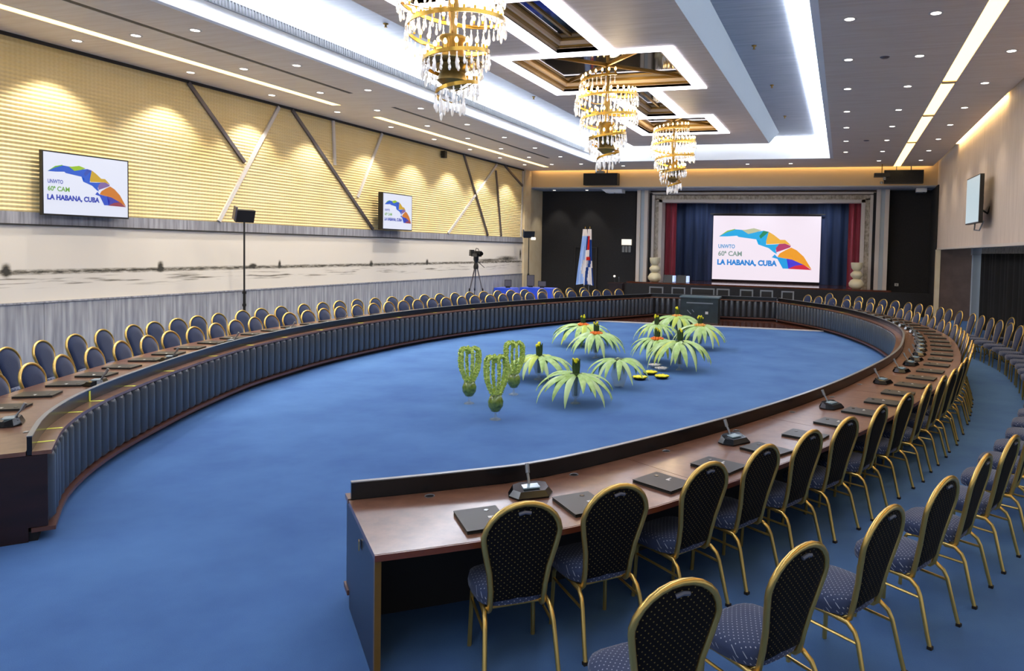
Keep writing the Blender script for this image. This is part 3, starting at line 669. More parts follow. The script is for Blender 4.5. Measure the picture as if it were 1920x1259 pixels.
li = [1.9, 2.5] + [3.12, 3.77, 4.44, 5.08, 5.73, 6.28, 6.86, 7.45, 8.03, 8.59, 9.08, 9.6, 10.18, 10.73, 11.3, 11.89, 12.47, 13.05, 13.58, 14.1, 14.66, 15.23, 15.86, 16.42, 17.05, 17.62, 18.22, 18.83, 19.4, 20.15, 20.75, 21.41, 21.98, 22.55, 23.18]
cline(li, lw, dl, 'gilt-framed banquet chair, %s along the left table wing from its near end', 'chairs pulled up to the left table wing', lambda u: .94)
dol = lambda u: 2.32 + .02 * max(0, u - 4)
lo_ = [3.75, 4.4, 5.05, 5.75, 6.3, 6.9, 7.38, 7.95, 8.45, 8.97, 9.6, 10.15, 10.73, 11.45, 12.05, 12.6, 13.2, 13.8, 14.4, 15.0, 15.6, 16.2, 16.8, 17.4, 18.0, 18.6, 19.2, 19.8, 20.5, 21.2, 21.9, 22.6]
cline(lo_, lw, dol, 'gilt-framed banquet chair, %s in the outer row below the mural wall, counting away from camera', 'chairs of the outer row behind the left table wing', lambda u: .94)

# ------------------------------------------------------------------ table items
def make_folder():
    t = thing('document_folder', '', 'folder')
    MB().box(-.14, .14, -.185, .185, 0, .012).build('cover', M['folder'], t, 0)
    MB().box(-.133, .135, -.18, .18, .012, .017).build('pages', M['folder'], t, 0)
    fp = MB().box(-.142, .142, -.187, .187, .017, .022).build('flap', M['folder'], t, 0)
    MB().lathe([(.0, .025), (.016, .025), (.018, .022)], 12, (.06, .12, 0)).build('clasp', M['blackg'], fp, 40)
    MB().box(.04, .1, .0, .012, .0222, .0226).box(.04, .062, -.02, 0, .0222, .0226).build('print', M['print'], fp, 0)
    return t
def make_mic():
    t = thing('microphone_unit', '', 'microphone')
    mb = MB(); k = 8; base = [(-.16, -.02), (-.11, -.11), (.11, -.11), (.16, -.02), (.15, .05), (.08, .1), (-.08, .1), (-.15, .05)]
    mb.prism(base, .0, .012); vs = [(x, y, .012) for x, y in base] + [(x * .8, y * .75, .05 + .02 * (y > 0)) for x, y in base]
    mb.add(vs, [(i, (i + 1) % k, k + (i + 1) % k, k + i) for i in range(k)] + [tuple(range(k, 2 * k))]); ba = mb.build('base', M['blackg'], t, 20)
    MB().box(-.06, .06, -.05, .04, .058, .066).build('display', M['lcd'], ba, 0)
    mb = MB(); mb.bar((-.12, -.02, .03), (-.08, .07, .05), .02, .02); mb.bar((.12, -.02, .03), (.08, .07, .05), .02, .02); mb.build('side_key', M['silver'], ba, 0)
    MB().tube([(0, .04, .06), (0, .06, .1), (0, .085, .13)], [.01, .01, .01], 6).tube([(0, .085, .13), (0, .115, .19)], .016, 8).build('gooseneck', M['silver'], t, 40)
    return t
f0 = make_folder(); m0 = make_mic(); _f = [0]; _m = [0]
def put(o0, flag, path, u, d, z, label, group, extra=0):
    p, n_ = path.at(u, d); rz = math.atan2(-n_.y, -n_.x) - PI / 2 + extra; loc = (p.x, p.y, z)
    if not flag[0]:
        flag[0] = 1; o0.location = loc; o0.rotation_euler = (0, 0, rz); o0['label'] = label; o0['group'] = group; return o0
    return dup(o0, loc, rz, label, group)
fr = [.73, 1.33, 1.98, 2.62, 3.3, 4.0, 4.67, 5.38, 6.07, 6.75, 7.45, 8.17, 8.89, 9.62] + [10.3 + .69 * i for i in range(19)]
for i, u in enumerate(fr): put(f0, _f, rw, u, .84, ZT + .001, 'black document folder, %s on the right table wing from its near end' % nth(i + 1), 'folders on the right table wing', random.uniform(-.1, .1))
fl = [1.2, 1.82] + [2.42 + .605 * i for i in range(34)]
for i, u in enumerate(fl): put(f0, _f, lw, u, .78, ZT + .001, 'black document folder, %s on the left table wing from its near end' % nth(i + 1), 'folders on the left table wing', random.uniform(-.1, .1))
mr = [1.16, 3.33, 5.4, 7.42, 8.6, 9.4, 10.0, 10.7] + [11.35 + .66 * i for i in range(18)]
for i, u in enumerate(mr): put(m0, _m, rw, u, .47, ZT + .001, 'grey desk microphone unit, %s on the right table wing from its near end' % nth(i + 1), 'microphones on the right table wing', -.15)
ml = [1.12, 3.01, 4.87, 6.7, 8.5, 10.3, 12.1, 13.9, 15.7, 17.5, 19.3, 21.1]
for i, u in enumerate(ml): put(m0, _m, lw, u, .47, ZT + .001, 'grey desk microphone unit, %s on the left table wing from its near end' % nth(i + 1), 'microphones on the left table wing', .1)
gr0 = None
for nm, path, lst in (('right', rw, [.53, 1.61, 2.64, 3.71, 4.87, 6.0, 7.1]), ('left', lw, [.75, 1.7, 3.4])):
    for i, u in enumerate(lst):
        p, n_ = path.at(u, .25); t = thing('cable_grommet', 'round cable grommet, %s in the %s table wing from its near end' % (nth(i + 1), nm), 'grommet', (p.x, p.y, ZT), 0, 'grommets in the tabletop')
        MB().lathe([(.028, 0), (.036, .003), (.036, .0)], 16).build('ring', M['silver'], t, 50); MB().lathe([(.0, .001), (.028, .001)], 16).build('cap', M['blackm'], t, 0)
tapes = [.33, .83, 1.52, 2.91, 3.97, 5.32, 6.55, 7.67, 8.92, 10.4, 11.9, 13.4, 15.0, 16.6, 18.2, 19.8, 21.4]
for i, u in enumerate(tapes):
    p, n_ = lw.at(u, .07); o = MB().box(-.06, .06, -.02, .02, 0, .001).build('tape_strip', M['tape'], None, 0); o.location = (p.x, p.y, ZT - .002)
    o.rotation_euler = (0, 0, math.atan2(n_.y, n_.x)); tag(o, 'yellow tape across the left table ledge, %s from the near end' % nth(i + 1), 'tape', 'yellow tapes on the left ledge')
p, n_ = lw.at(2.06, .06); o = MB().box(-.065, .065, -.02, .02, 0, .001).box(.065, .067, -.02, .02, 0, .11).build('tape_strip', M['tape'], None, 0); o.location = (p.x, p.y, ZT - .002); o.rotation_euler = (0, 0, math.atan2(n_.y, n_.x))
tag(o, 'yellow tape running up the black modesty screen of the left table', 'tape', 'yellow tapes on the left ledge')
for i, u in enumerate([23.3, 22.3, 21.2, 20.0]):
    p, n_ = rw.at(u, .07); o = MB().box(-.06, .06, -.03, .03, 0, .001).build('tape_strip', M['tape'], None, 0); o.location = (p.x, p.y, ZT - .002)
    o.rotation_euler = (0, 0, math.atan2(n_.y, n_.x)); tag(o, 'small pale tape on the right wing ledge, %s from the head table' % nth(i + 1), 'tape', 'small tapes on the right ledge')
# monitors on the head table
for i, (x, w) in enumerate([(-6.85, .56), (-6.0, .54), (-5.08, .92), (-4.3, .5), (-3.42, .5), (-2.68, .48), (-1.9, .46)]):
    if i < 5: p, n_ = hw.at(min(max(x + 6.9, 0), hw.len), .62)
    else: p, n_ = hw.at(min(x + 6.9, hw.len - .0), .62)
    t = thing('desk_monitor', 'low desk monitor with grey frame, %s from the left on the head table' % nth(i + 1), 'monitor', (x, p.y + (.0 if i < 6 else -.12), ZT), 0, 'monitors on the head table')
    MB().box(-w / 2, w / 2, .0, .05, .04, .36).build('casing', M['blackm'], t, 0)
    mb = MB(); mb.box(-w / 2, w / 2, -.015, 0, .31, .36).box(-w / 2, -w / 2 + .05, -.015, 0, .04, .31).box(w / 2 - .05, w / 2, -.015, 0, .04, .31); mb.build('bezel', M['silver'], t, 0)
    MB().box(-.03, .03, .0, .04, .0, .06).box(-.1, .1, -.06, .1, 0, .012).build('stand', M['blackm'], t, 0)

# ------------------------------------------------------------------ flower arrangements
def leaf_mesh(R, zt, drop, w, name='leaf'):
    mb = MB(); vs = []; n_ = 9
    for i in range(n_ + 1):
        s = i / n_; r = .03 + R * (1 - (1 - s) ** 1.35) * .98; z = zt + .06 * math.sin(s * PI * .8) * (1 - s) - drop * s ** 2.3
        ww = w * (math.sin(PI * min(1, s * .93 + .07)) ** .75) * (1 - .25 * s) + .003
        vs += [(r, -ww / 2, z - .022), (r, 0, z + .01), (r, ww / 2, z - .022)]
    fs = []
    for i in range(n_):
        for j in range(2): fs.append((3 * i + j, 3 * i + 3 + j, 3 * i + 4 + j, 3 * i + 1 + j))
    return mb.add(vs, fs).mesh(name, M['leaf'], 60)
def vase(t, h, r, foot=True):
    if foot:
        pr = [(0, 0), (r * .85, .0), (r * .8, .012), (r * .25, .03), (r * .22, .09), (r * .6, .12), (r * .95, h * .55), (r * .7, h * .85), (r * .5, h), (r * .46, h), (r * .64, h * .85), (r * .88, h * .55), (r * .5, .13), (0, .12)]
    else:
        pr = [(0, 0), (r * .5, 0), (r * .62, .03), (r, h * .45), (r * .7, h * .85), (r * .5, h), (r * .46, h), (r * .64, h * .84), (r * .94, h * .45), (r * .55, .04), (0, .03)]
    MB().lathe(pr, 24).build('vase', M['glass'], t, 60)
def arrangement(loc, label, h=.47, R=.62, nl=20, bouquet=True, fruit=None, foot=True, seed=0, rz=0, rvase=.1):
    rnd = random.Random(seed); t = thing('palm_leaf_arrangement', label, 'flower arrangement', loc, rz, 'palm leaf arrangements on the blue carpet')
    vase(t, h, rvase, foot)
    lm = [leaf_mesh(R, h, h * k, wv * R / .62) for k, wv in ((.62, .135), (.78, .12), (.5, .13))]
    for l_ in lm[1:2]: l_.materials[0] = M['leaf2']
    l5 = leaf_mesh(R * .95, h, h * .68, .13 * R / .62); l5.materials[0] = M['leafy']; lm.append(l5)
    for i in range(nl):
        o = ob('leaf', lm[3] if rnd.random() < .1 else lm[i % 3], t, (0, 0, 0)); o.rotation_euler = (rnd.uniform(-.12, .12), rnd.uniform(-.12, .12), 2 * PI * i / nl + rnd.uniform(-.08, .08)); s = rnd.uniform(.88, 1.06); o.scale = (s, 1, 1)
    MB().lathe([(0, h + .0), (.09, h), (.1, h + .02), (.05, h + .035), (0, h + .035)], 16).build('collar', M['leafd'], t, 50)
    MB().lathe([(.0, .13), (.03, .13), (.035, h)], 10).build('stems', M['leafd'], t, 50)
    if bouquet:
        mb = MB()
        for i in range(8):
            a = i * PI / 4; x, y = .03 * math.cos(a), .03 * math.sin(a); mb.tube([(x, y, h + .02), (x * 1.3, y * 1.3, h + .14), (x * 2.1, y * 2.1, h + .22 + rnd.uniform(0, .05))], [.03, .032, .006], 6)
        mb.build('leaf_bundle', M['leafd'], t, 50)
        fm = MB().lathe([(0, -.03), (.022, -.01), (.026, .012), (.01, .035), (0, .04)], 7).mesh('flower', M['yellowf'], 60)
        for i in range(6):
            a = rnd.uniform(0, 2 * PI); rr = rnd.uniform(.0, .065); o = ob('flower', fm, t, (rr * math.cos(a), rr * math.sin(a), h + .22 + rnd.uniform(-.02, .05))); o.rotation_euler = (rnd.uniform(-.6, .6), rnd.uniform(-.6, .6), 0)
    if fruit:
        om = MB().lathe([(0, -.03), (.022, -.022), (.032, 0), (.024, .02), (0, .028)], 10).mesh('fruit', M[fruit], 60)
        for i in range(14):
            a = 2 * PI * i / 14; ob('fruit', om, t, (.125 * math.cos(a), .125 * math.sin(a), h + .03))
        for i in range(8):
            a = 2 * PI * i / 8 + .2; ob('fruit', om, t, (.07 * math.cos(a), .07 * math.sin(a), h + .055))
    return t
arrangement((-4.08, 10.93, 0), 'palm leaf arrangement nearest the camera, dark leaf bundle with yellow tips', .47, .64, 17, seed=1)
arrangement((-3.84, 12.55, 0), 'palm leaf arrangement without a bundle, in a bulbous clear glass vase', .5, .55, 15, bouquet=False, foot=False, seed=2, rvase=.16)
arrangement((-5.48, 12.65, 0), 'tall palm leaf arrangement just right of the berry goblets', .44, .64, 22, seed=3, rvase=.12)
arrangement((-6.4, 17.6, 0), 'far left palm leaf arrangement with an orange fruit ring', .52, .8, 24, fruit='orange', seed=4)
arrangement((-5.38, 15.7, 0), 'palm leaf arrangement with orange-red fruit ring, directly before the far left one', .55, .66, 22, fruit='orange', seed=5)
arrangement((-3.94, 15.75, 0), 'palm leaf arrangement with the brightest orange fruit ring, in the right cluster', .5, .6, 22, fruit='orange', seed=6)
arrangement((-3.23, 14.9, 0), 'palm leaf arrangement on a tall clear vase, right front of the cluster', .6, .68, 22, seed=7)
arrangement((-4.5, 20.3, 0), 'farthest palm leaf arrangement with an amber fruit ring', .62, .82, 24, fruit='amber', seed=8)
arrangement((-3.47, 18.4, 0), 'rightmost palm leaf arrangement, amber fruit ring and yellow tips', .58, .7, 22, fruit='amber', seed=9)
arrangement((-4.75, 18.9, 0), 'small palm leaf arrangement half hidden behind the brightest orange ring', .5, .6, 18, seed=10)
def goblet(loc, label, H, seed):
    t = thing('berry_goblet', label, 'flower arrangement', loc, seed, 'goblets with berry strands')
    pr = [(0, 0), (.085, 0), (.08, .01), (.02, .035), (.015, .1), (.06, .125), (.105, .2), (.112, .27), (.075, .37), (.07, .37), (.105, .27), (.098, .2), (.05, .13), (0, .12)]
    MB().lathe(pr, 24).build('goblet', M['glass'], t, 60)
    MB().lathe([(0, .122), (.062, .125), (.108, .2), (.115, .27), (.08, .36), (0, .375)], 18).build('fruit_filling', M['water'], t, 60)
    rnd = random.Random(seed)
    bead = MB().lathe([(0, -.02), (.014, -.012), (.019, 0), (.012, .014), (0, .02)], 6)
    for k in range(6):
        a = 2 * PI * k / 6 + .3; mb = MB(); n_ = 34
        path = []
        for i in range(n_):
            s = i / (n_ - 1)
            if s < .68: q = s / .68; r = .04 + .125 * math.sin(min(q * 1.35, 1) * PI / 2); z = .33 + (H - .42) * q
            else: q = (s - .68) / .32 * PI * .92; r = .095 + .07 * math.cos(q); z = H - .09 + .085 * math.sin(q)
            path.append((r * math.cos(a), r * math.sin(a), z))
        mb.tube(path, .009, 5)
        for j, p in enumerate(path):
            for q in range(2):
                o = len(mb.v); sc2 = rnd.uniform(.9, 1.45); mb.add([(x * sc2 + p[0] + rnd.uniform(-.013, .013), y * sc2 + p[1] + rnd.uniform(-.013, .013), z * sc2 + p[2] + rnd.uniform(-.01, .01)) for x, y, z in bead.v], bead.f)
        mb.build('berry_strand', M['bead'], t, 60)
goblet((-5.65, 10.26, 0), 'leftmost glass goblet with looping green berry strands', .9, 1)
goblet((-4.77, 9.45, 0), 'front glass goblet with looping green berry strands and dark green filling', .93, 2)
goblet((-5.31, 11.19, 0), 'rear glass goblet with looping green berry strands, right of the leftmost', .9, 3)
for i, (p, lb) in enumerate([((-3.7, 13.46), 'left bowl of yellow flowers on the carpet'), ((-3.33, 13.75), 'right bowl of yellow flowers on the carpet'), ((-3.66, 14.1), 'rear bowl of yellow flowers touching a palm leaf')]):
    t = thing('flower_bowl', lb, 'bowl', (p[0], p[1], 0), 0, 'low bowls of yellow flowers')
    MB().lathe([(0, 0), (.1, 0), (.15, .045), (.145, .045), (.09, .01), (0, .01)], 20).build('bowl', M['blackg'], t, 50)
    fm = MB().lathe([(0, 0), (.03, .01), (.035, .03), (.012, .045), (0, .045)], 7).mesh('flower', M['yellowf'], 60)
    for k in range(22): a = k * 2.4; rr = .125 * math.sqrt(k / 22); ob('flower', fm, t, (rr * math.cos(a), rr * math.sin(a), .03))
for i, (p, lb) in enumerate([((-3.78, 14.95), 'left clear glass bowl of white petals'), ((-3.55, 14.6), 'right clear glass bowl of white petals'), ((-4.55, 13.0), 'small clear glass bowl of white petals behind the nearest palm leaves')]):
    t = thing('petal_bowl', lb, 'bowl', (p[0], p[1], 0), 0, 'clear bowls of white petals')
    MB().lathe([(0, 0), (.1, 0), (.16, .08), (.155, .08), (.09, .012), (0, .012)], 20).build('bowl', M['glass'], t, 50)
    fm = MB().lathe([(0, 0), (.03, .008), (.03, .02), (.01, .03), (0, .03)], 6).mesh('petal', M['flagw'], 60)
    for k in range(20): a = k * 2.4; rr = .12 * math.sqrt(k / 20); ob('petal', fm, t, (rr * math.cos(a), rr * math.sin(a), .05))

# ------------------------------------------------------------------ chandeliers
bulbm = MB().lathe([(.0, .0), (.017, .0), (.017, .05), (.012, .05), (.026, .075), (.028, .095), (.012, .13), (0, .135)], 8)
bulbm.mi = [1 if i < 16 else 0 for i in range(len(bulbm.f))]; bulbm = bulbm.mesh('candle_bulb', [M['bulb'], M['brass']], 60)
dropm = MB().lathe([(0, 0), (.012, -.012), (.007, -.03), (.016, -.055), (.008, -.075), (.02, -.12), (.024, -.15), (.012, -.178), (0, -.185)], 6).mesh('crystal_drop', M['crystal'], 0)
droml = MB().lathe([(0, 0), (.014, -.02), (.009, -.05), (.02, -.11), (.026, -.17), (.016, -.23), (0, -.25)], 6).mesh('crystal_drop', M['crystal'], 0)
def rad(z):   # z measured above the chandelier foot
    P_ = [(.15, .20), (.35, .26), (.5, .36), (.66, .42), (.85, .44), (1.05, .6), (1.3, .72), (1.6, .76), (1.9, .7), (2.15, .55)]
    return float(np.interp(z, [a for a, b in P_], [b for a, b in P_]))
def chandelier(Y, label):
    t = thing('spiral_chandelier', label, 'chandelier', (-5.37, Y, 4.38), 0, 'spiral crystal chandeliers')
    MB().lathe([(0, .38), (.1, .38), (.14, .42), (.22, .48), (.2, .54), (.17, .6), (.22, .66), (.24, .7), (.16, .74), (.15, 1.02), (.19, 1.06), (.19, 1.1), (.06, 1.08), (.05, 1.3), (.08, 1.55), (.045, 1.75), (.05, 2.6), (.0, 2.6)], 20).build('stem', M['brassd'], t, 50)
    MB().lathe([(.13, .7), (.4, .72), (.42, .735), (.42, .75), (.13, .76)], 32).build('drip_ring', M['brassd'], t, 40)
    MB().lathe([(0, 2.5), (.12, 2.5), (.14, 2.58), (.1, 2.72), (0, 2.72)], 16).build('canopy', M['brass'], t, 40)
    turns = 4.3; n_ = 190; pts = []
    for i in range(n_):
        s = i / (n_ - 1); z = .22 + 1.9 * s ** 1.0; a = 2 * PI * turns * s + Y; pts.append((rad(z) * math.cos(a), rad(z) * math.sin(a), z))
    mb = MB(); vs = []; 
    for x, y, z in pts:
        q = math.hypot(x, y); ux, uy = x / q, y / q
        vs += [(x, y, z - .026), (x, y, z + .026), (x - ux * .02, y - uy * .02, z + .026), (x - ux * .02, y - uy * .02, z - .026)]
    fs = [(4 * i + j, 4 * i + 4 + j, 4 * i + 4 + (j + 1) % 4, 4 * i + (j + 1) % 4) for i in range(n_ - 1) for j in range(4)]
    mb.add(vs, fs).build('spiral_band', M['brass'], t, 40)
    mb = MB()
    for i in range(8, n_, 16):
        x, y, z = pts[i]; mb.tube([(0, 0, z - .12 if z < 1.5 else z - .05), (x * .5, y * .5, z - .1), (x, y, z - .02)], .009, 5)
    mb.build('arms', M['brass'], t, 50)
    Ls = [0]
    for a, b in zip(pts, pts[1:]): Ls.append(Ls[-1] + math.dist(a, b))
    pa = np.array(pts)
    def at(l): return [float(np.interp(l, Ls, pa[:, k])) for k in range(3)]
    nb = 0; l = 1.0
    while l < Ls[-1]:
        x, y, z = at(l); ob('candle_bulb', bulbm, t, (x * .93, y * .93, z + .03)); l += .165; nb += 1
    l = .0; nd = 0
    while l < Ls[-1] and nd < 290:
        x, y, z = at(l); ob('crystal_drop', dropm if nd % 3 else droml, t, (x, y, z - .03)); l += .105; nd += 1
    for i in range(9):
        a = 2 * PI * i / 9; ob('crystal_drop', droml, t, (.17 * math.cos(a), .17 * math.sin(a), .26))
    for i in range(22):
        a = 2 * PI * i / 22; ob('crystal_drop', dropm, t, (.415 * math.cos(a), .415 * math.sin(a), .72))
    for zz, e in ((1.9, 25), (1.1, 22)):
        li_ = bpy.data.lights.new('chandelier_glow', 'POINT'); li_.energy = e; li_.color = (1, .78, .48); li_.shadow_soft_size = .25
        ob('chandelier_glow', li_, t, (0, .3, zz))
    return t
chandelier(9.15, 'nearest spiral crystal chandelier, its top cut by the picture edge')
chandelier(16.1, 'middle spiral crystal chandelier with glowing candle bulbs')
chandelier(23.0, 'farthest and smallest-looking spiral crystal chandelier near the stage')

# ------------------------------------------------------------------ downlights
def make_dl():
    t = thing('downlight', '', 'downlight')
    MB().lathe([(.075, -.004), (.1, -.008), (.11, -.002), (.11, 0)], 20).build('trim_ring', M['trimw'], t, 40)
    MB().lathe([(0, -.003), (.078, -.004)], 20).build('lens', M['lens'], t, 0)
    return t
d0 = make_dl(); _d = [0]
spl = {}
def dlight(x, y, z, label, group, power, warm=(1, .91, .78), size=75, blend=.5, tilt=(0, 0)):
    if not _d[0]: _d[0] = 1; t = d0; t.location = (x, y, z); t['label'] = label; t['group'] = group
    else: t = dup(d0, (x, y, z), 0, label, group)
    if power:
        key = (power, warm, size)
        if key not in spl:
            l = bpy.data.lights.new('lamp', 'SPOT'); l.energy = power; l.color = warm; l.spot_size = math.radians(size); l.spot_blend = blend; l.shadow_soft_size = .06; spl[key] = l
        o = ob('lamp', spl[key], None, (x, y, z - .03)); o.rotation_euler = (tilt[0], tilt[1], 0)
rows = [(-13.75, 'nearest the yellow wall', SPOT * 1.0, 98), (-12.3, 'second from the yellow wall', SPOT * .9, 130), (-10.93, 'beside the left coffer edge', SPOT * .9, 130)]
for x, lb, pw, sz in rows:
    for k, y in enumerate([5.0, 7.5, 9.95, 12.4, 14.75, 17.0, 19.5, 22.0, 24.5, 27.0, 29.4][1:]):
        dlight(x + (.15 if x < -13 and y > 15 else 0), y, ZC, 'round ceiling downlight, %s from the camera in the row %s' % (nth(k + 1), lb), 'downlights in the left ceiling', pw, size=sz, blend=1 if x > -13 else .45)
for x, lb in ((-.02, 'beside the right coffer edge'), (1.22, 'left of the wide warm slot'), (2.73, 'between warm slot and right wall')):
    for k, y in enumerate([9.4, 11.9, 14.35, 16.85, 19.5, 21.95, 24.55, 27.15, 29.8]):
        if y == 29.8 and x == -.02: continue
        dlight(x, y, ZC, 'round ceiling downlight, %s from the camera in the row %s' % (nth(k + 1), lb), 'downlights in the right ceiling', SPOT * .28, (1, .8, .6), 100, .9)
for i, x in enumerate((-9.3, -6.6, -3.9, -2.15)): dlight(x, 30.3, ZC, 'round ceiling downlight, %s from the left just before the stage beam' % nth(i + 1), 'downlights before the stage beam', SPOT * .3)
for i, x in enumerate((-13.6, -11.9)): dlight(x, 32.9, 5.36, '%s downlight under the stage beam at left' % ['left', 'right'][i], 'downlights under the stage beam', SPOT * .25)
for i, (x, y) in enumerate([(-1.98, 15.9), (-1.95, 19.7), (-1.95, 24.2), (-8.9, 19.8), (-8.95, 24.2), (-9.0, 12.7)]):
    t = thing('ceiling_sprinkler', 'small dark ceiling sprinkler, %s %s in the coffer channel' % (nth(i % 3 + 1), 'at right' if i < 3 else 'at left'), 'sprinkler', (x, y, 7.0), 0, 'sprinklers in the coffer')
    MB().lathe([(.05, 0), (.05, -.02), (.02, -.03), (.02, -.07), (.04, -.08), (0, -.085)], 12).build('head', M['gildm'], t, 50); MB().lathe([(.05, -.001), (.065, -.004), (.065, 0)], 12).build('rosette', M['silver'], t, 50)
for i, (x, y) in enumerate([(.62, 14.3), (.6, 24.5)]):
    t = thing('smoke_detector', 'small dark ceiling speaker between right downlight rows, %s' % ['near', 'far'][i], 'ceiling speaker', (x, y, ZC)); MB().lathe([(0, -.02), (.07, -.018), (.09, 0)], 16).build('grille', M['metal_dark'], t, 50)

# ------------------------------------------------------------------ speakers, projectors, stands
for x0, x1, lb in ((-11.6, -9.95, 'wide black loudspeaker hung on the left part of the stage beam'), (1.52, 3.02, 'wide black loudspeaker hung on the right part of the stage beam')):
    t = thing('hanging_loudspeaker', lb, 'loudspeaker', ((x0 + x1) / 2, 31.7, 5.48)); w = (x1 - x0) / 2
    MB().box(-w, w, -.16, .2, 0, .54).build('cabinet', M['blackm'], t, 0); MB().box(-w + .03, w - .03, -.175, -.16, .03, .51).build('front_grille', M['black'], t, 0)
    MB().box(-.3, -.26, .0, .04, .54, 1.14).box(.26, .3, .0, .04, .54, 1.14).build('hanger', M['metal_dark'], t, 0)
t = thing('ceiling_bracket', 'pale ceiling bracket above the left loudspeaker', 'bracket', (-10.55, 30.9, 5.95)); MB().box(-.18, .18, -.12, .12, 0, .1).build('plate', M['silver'], t, 0); MB().tube([(0, 0, .1), (0, 0, .24)], .03, 8).build('pole', M['silver'], t); MB().tube([(-.12, .05, .1), (.05, .05, .24)], .015, 6).build('brace', M['silver'], t)
for x, lb in ((-10.5, 'white projector housing under the stage beam at left'), (3.05, 'white projector housing under the stage beam at right')):
    t = thing('beam_projector', lb, 'projector', (x, 32.7, 5.2)); MB().add([(-.5, -.3, .16), (.5, -.3, .16), (.5, .3, .16), (-.5, .3, .16), (-.3, -.2, 0), (.5, -.2, 0), (.5, .3, 0), (-.3, .3, 0)], [(0, 1, 2, 3), (7, 6, 5, 4), (0, 4, 5, 1), (1, 5, 6, 2), (2, 6, 7, 3), (3, 7, 4, 0)]).build('housing', M['white'], t, 0) if x < 0 else MB().box(-.2, .2, -.25, .2, 0, .16).build('housing', M['white'], t, 0)
    MB().lathe([(0, -.01), (.05, -.01), (.05, .0)], 12, (.1, -.1, 0)).build('lens', M['blackg'], t, 50)
t = thing('hanging_projector', 'black projector hanging on a pole before the right loudspeaker', 'projector', (1.4, 31.0, 5.62)); MB().box(-.3, .3, -.25, .2, .06, .2).build('housing', M['blackm'], t, 0)
MB().tube([(0, 0, .2), (0, 0, .57)], .022, 8).build('pole', M['brassd'], t); MB().lathe([(0, -.34), (.06, -.34), (.06, -.25)], 12, (0, 0, .13)).xf(Matrix.Rotation(0, 4, 'X')).build('lens_ring', M['silver'], t); MB().box(.05, .15, -.1, 0, -.06, .06).build('sensor', M['silver'], t, 0)
def lightstand(x, y, H, label, w, tilt, rz, pole=True):
    t = thing('light_stand', label, 'light stand', (x, y, 0), rz)
    MB().tube([(0, 0, .25), (0, 0, H - .05)], .022, 8).build('pole', M['blackm'], t); MB().tube([(0, 0, .2), (0, 0, 1.3)], .032, 8).build('lower_tube', M['blackm'], t)
    for k in range(3):
        a = k * 2 * PI / 3 + .4; MB().tube([(.03 * math.cos(a), .03 * math.sin(a), .75), (.45 * math.cos(a), .45 * math.sin(a), .015)], .014, 6).build('leg', M['blackm'], t)
    for z in (.75, 1.0, 1.3): MB().lathe([(.03, -.03), (.045, -.03), (.045, .03), (.03, .03)], 10, (0, 0, z)).build('collar', M['blackm'], t)
    hd = MB().box(-w / 2, w / 2, -.05, .05, -.15, .15).xf(Matrix.Rotation(tilt, 4, 'X')).build('lamp_head', M['blackm'], t, 0); hd.location = (0, -.03, H + .1)
    MB().box(-w / 2 - .04, -w / 2, -.05, .08, -.1, .22).xf(Matrix.Rotation(tilt, 4, 'X')).build('barn_door', M['metal_dark'], t, 0).location = (0, -.03, H + .1)
    return t
lightstand(-13.64, 13.77, 3.03, 'tall black light stand against the mural wall behind left chairs', .42, .35, 1.2)
t = lightstand(-13.76, 30.35, 3.02, 'tall black light stand in the far left corner', .5, .3, .6)
MB().box(.1, .3, -.08, .08, 2.88, 3.0).build('lamp_glow', M['lumen'], t, 0)
# camera on tripod
t = thing('video_camera', 'black video camera on the tripod before the mural', 'camera', (-13.55, 25.0, 1.95), .9)
MB().box(-.1, .1, -.3, .25, .18, .4).build('camera_body', M['blackm'], t, 0); MB().tube([(0, -.3, .3), (0, -.5, .3)], [.06, .08], 12).build('lens', M['blackg'], t); MB().box(-.28, -.14, -.15, .0, .3, .44).build('viewfinder', M['blackm'], t, 0)
MB().tube([(0, .1, .4), (0, .0, .5), (0, -.2, .48), (0, -.28, .4)], .015, 6).build('handle', M['blackm'], t); MB().box(-.12, .12, .2, .4, .2, .36).build('battery', M['blackm'], t, 0)
t = thing('camera_tripod', 'black tripod carrying the video camera before the mural', 'tripod', (-13.55, 25.0, 0))
MB().lathe([(0, 1.65), (.09, 1.65), (.1, 1.75), (.06, 1.9), (.1, 2.0), (.1, 2.13), (0, 2.13)], 12).build('head', M['blackm'], t)
for k in range(3):
    a = k * 2 * PI / 3 + .1; l = MB().tube([(.05 * math.cos(a), .05 * math.sin(a), 1.7), (.5 * math.cos(a), .5 * math.sin(a), .02)], [.03, .016], 6).build('leg', M['metal_dark'], t)
    MB().tube([(.28 * math.cos(a), .28 * math.sin(a), .9), (.3 * math.cos(a), .3 * math.sin(a), .8)], .035, 6).build('clamp', M['blackm'], t)
MB().tube([(0, .1, 1.95), (.1, .5, 1.7)], .012, 6).build('pan_bar', M['blackm'], t)
t = thing('wall_speaker', 'small black speaker high on the yellow wall', 'loudspeaker', (-14.35, 23.9, 5.8)); MB().box(-.08, .08, -.08, .08, 0, .26).build('cabinet', M['blackm'], t, 0); MB().box(-.13, -.08, -.02, .02, .1, .16).build('bracket', M['metal_dark'], t, 0)
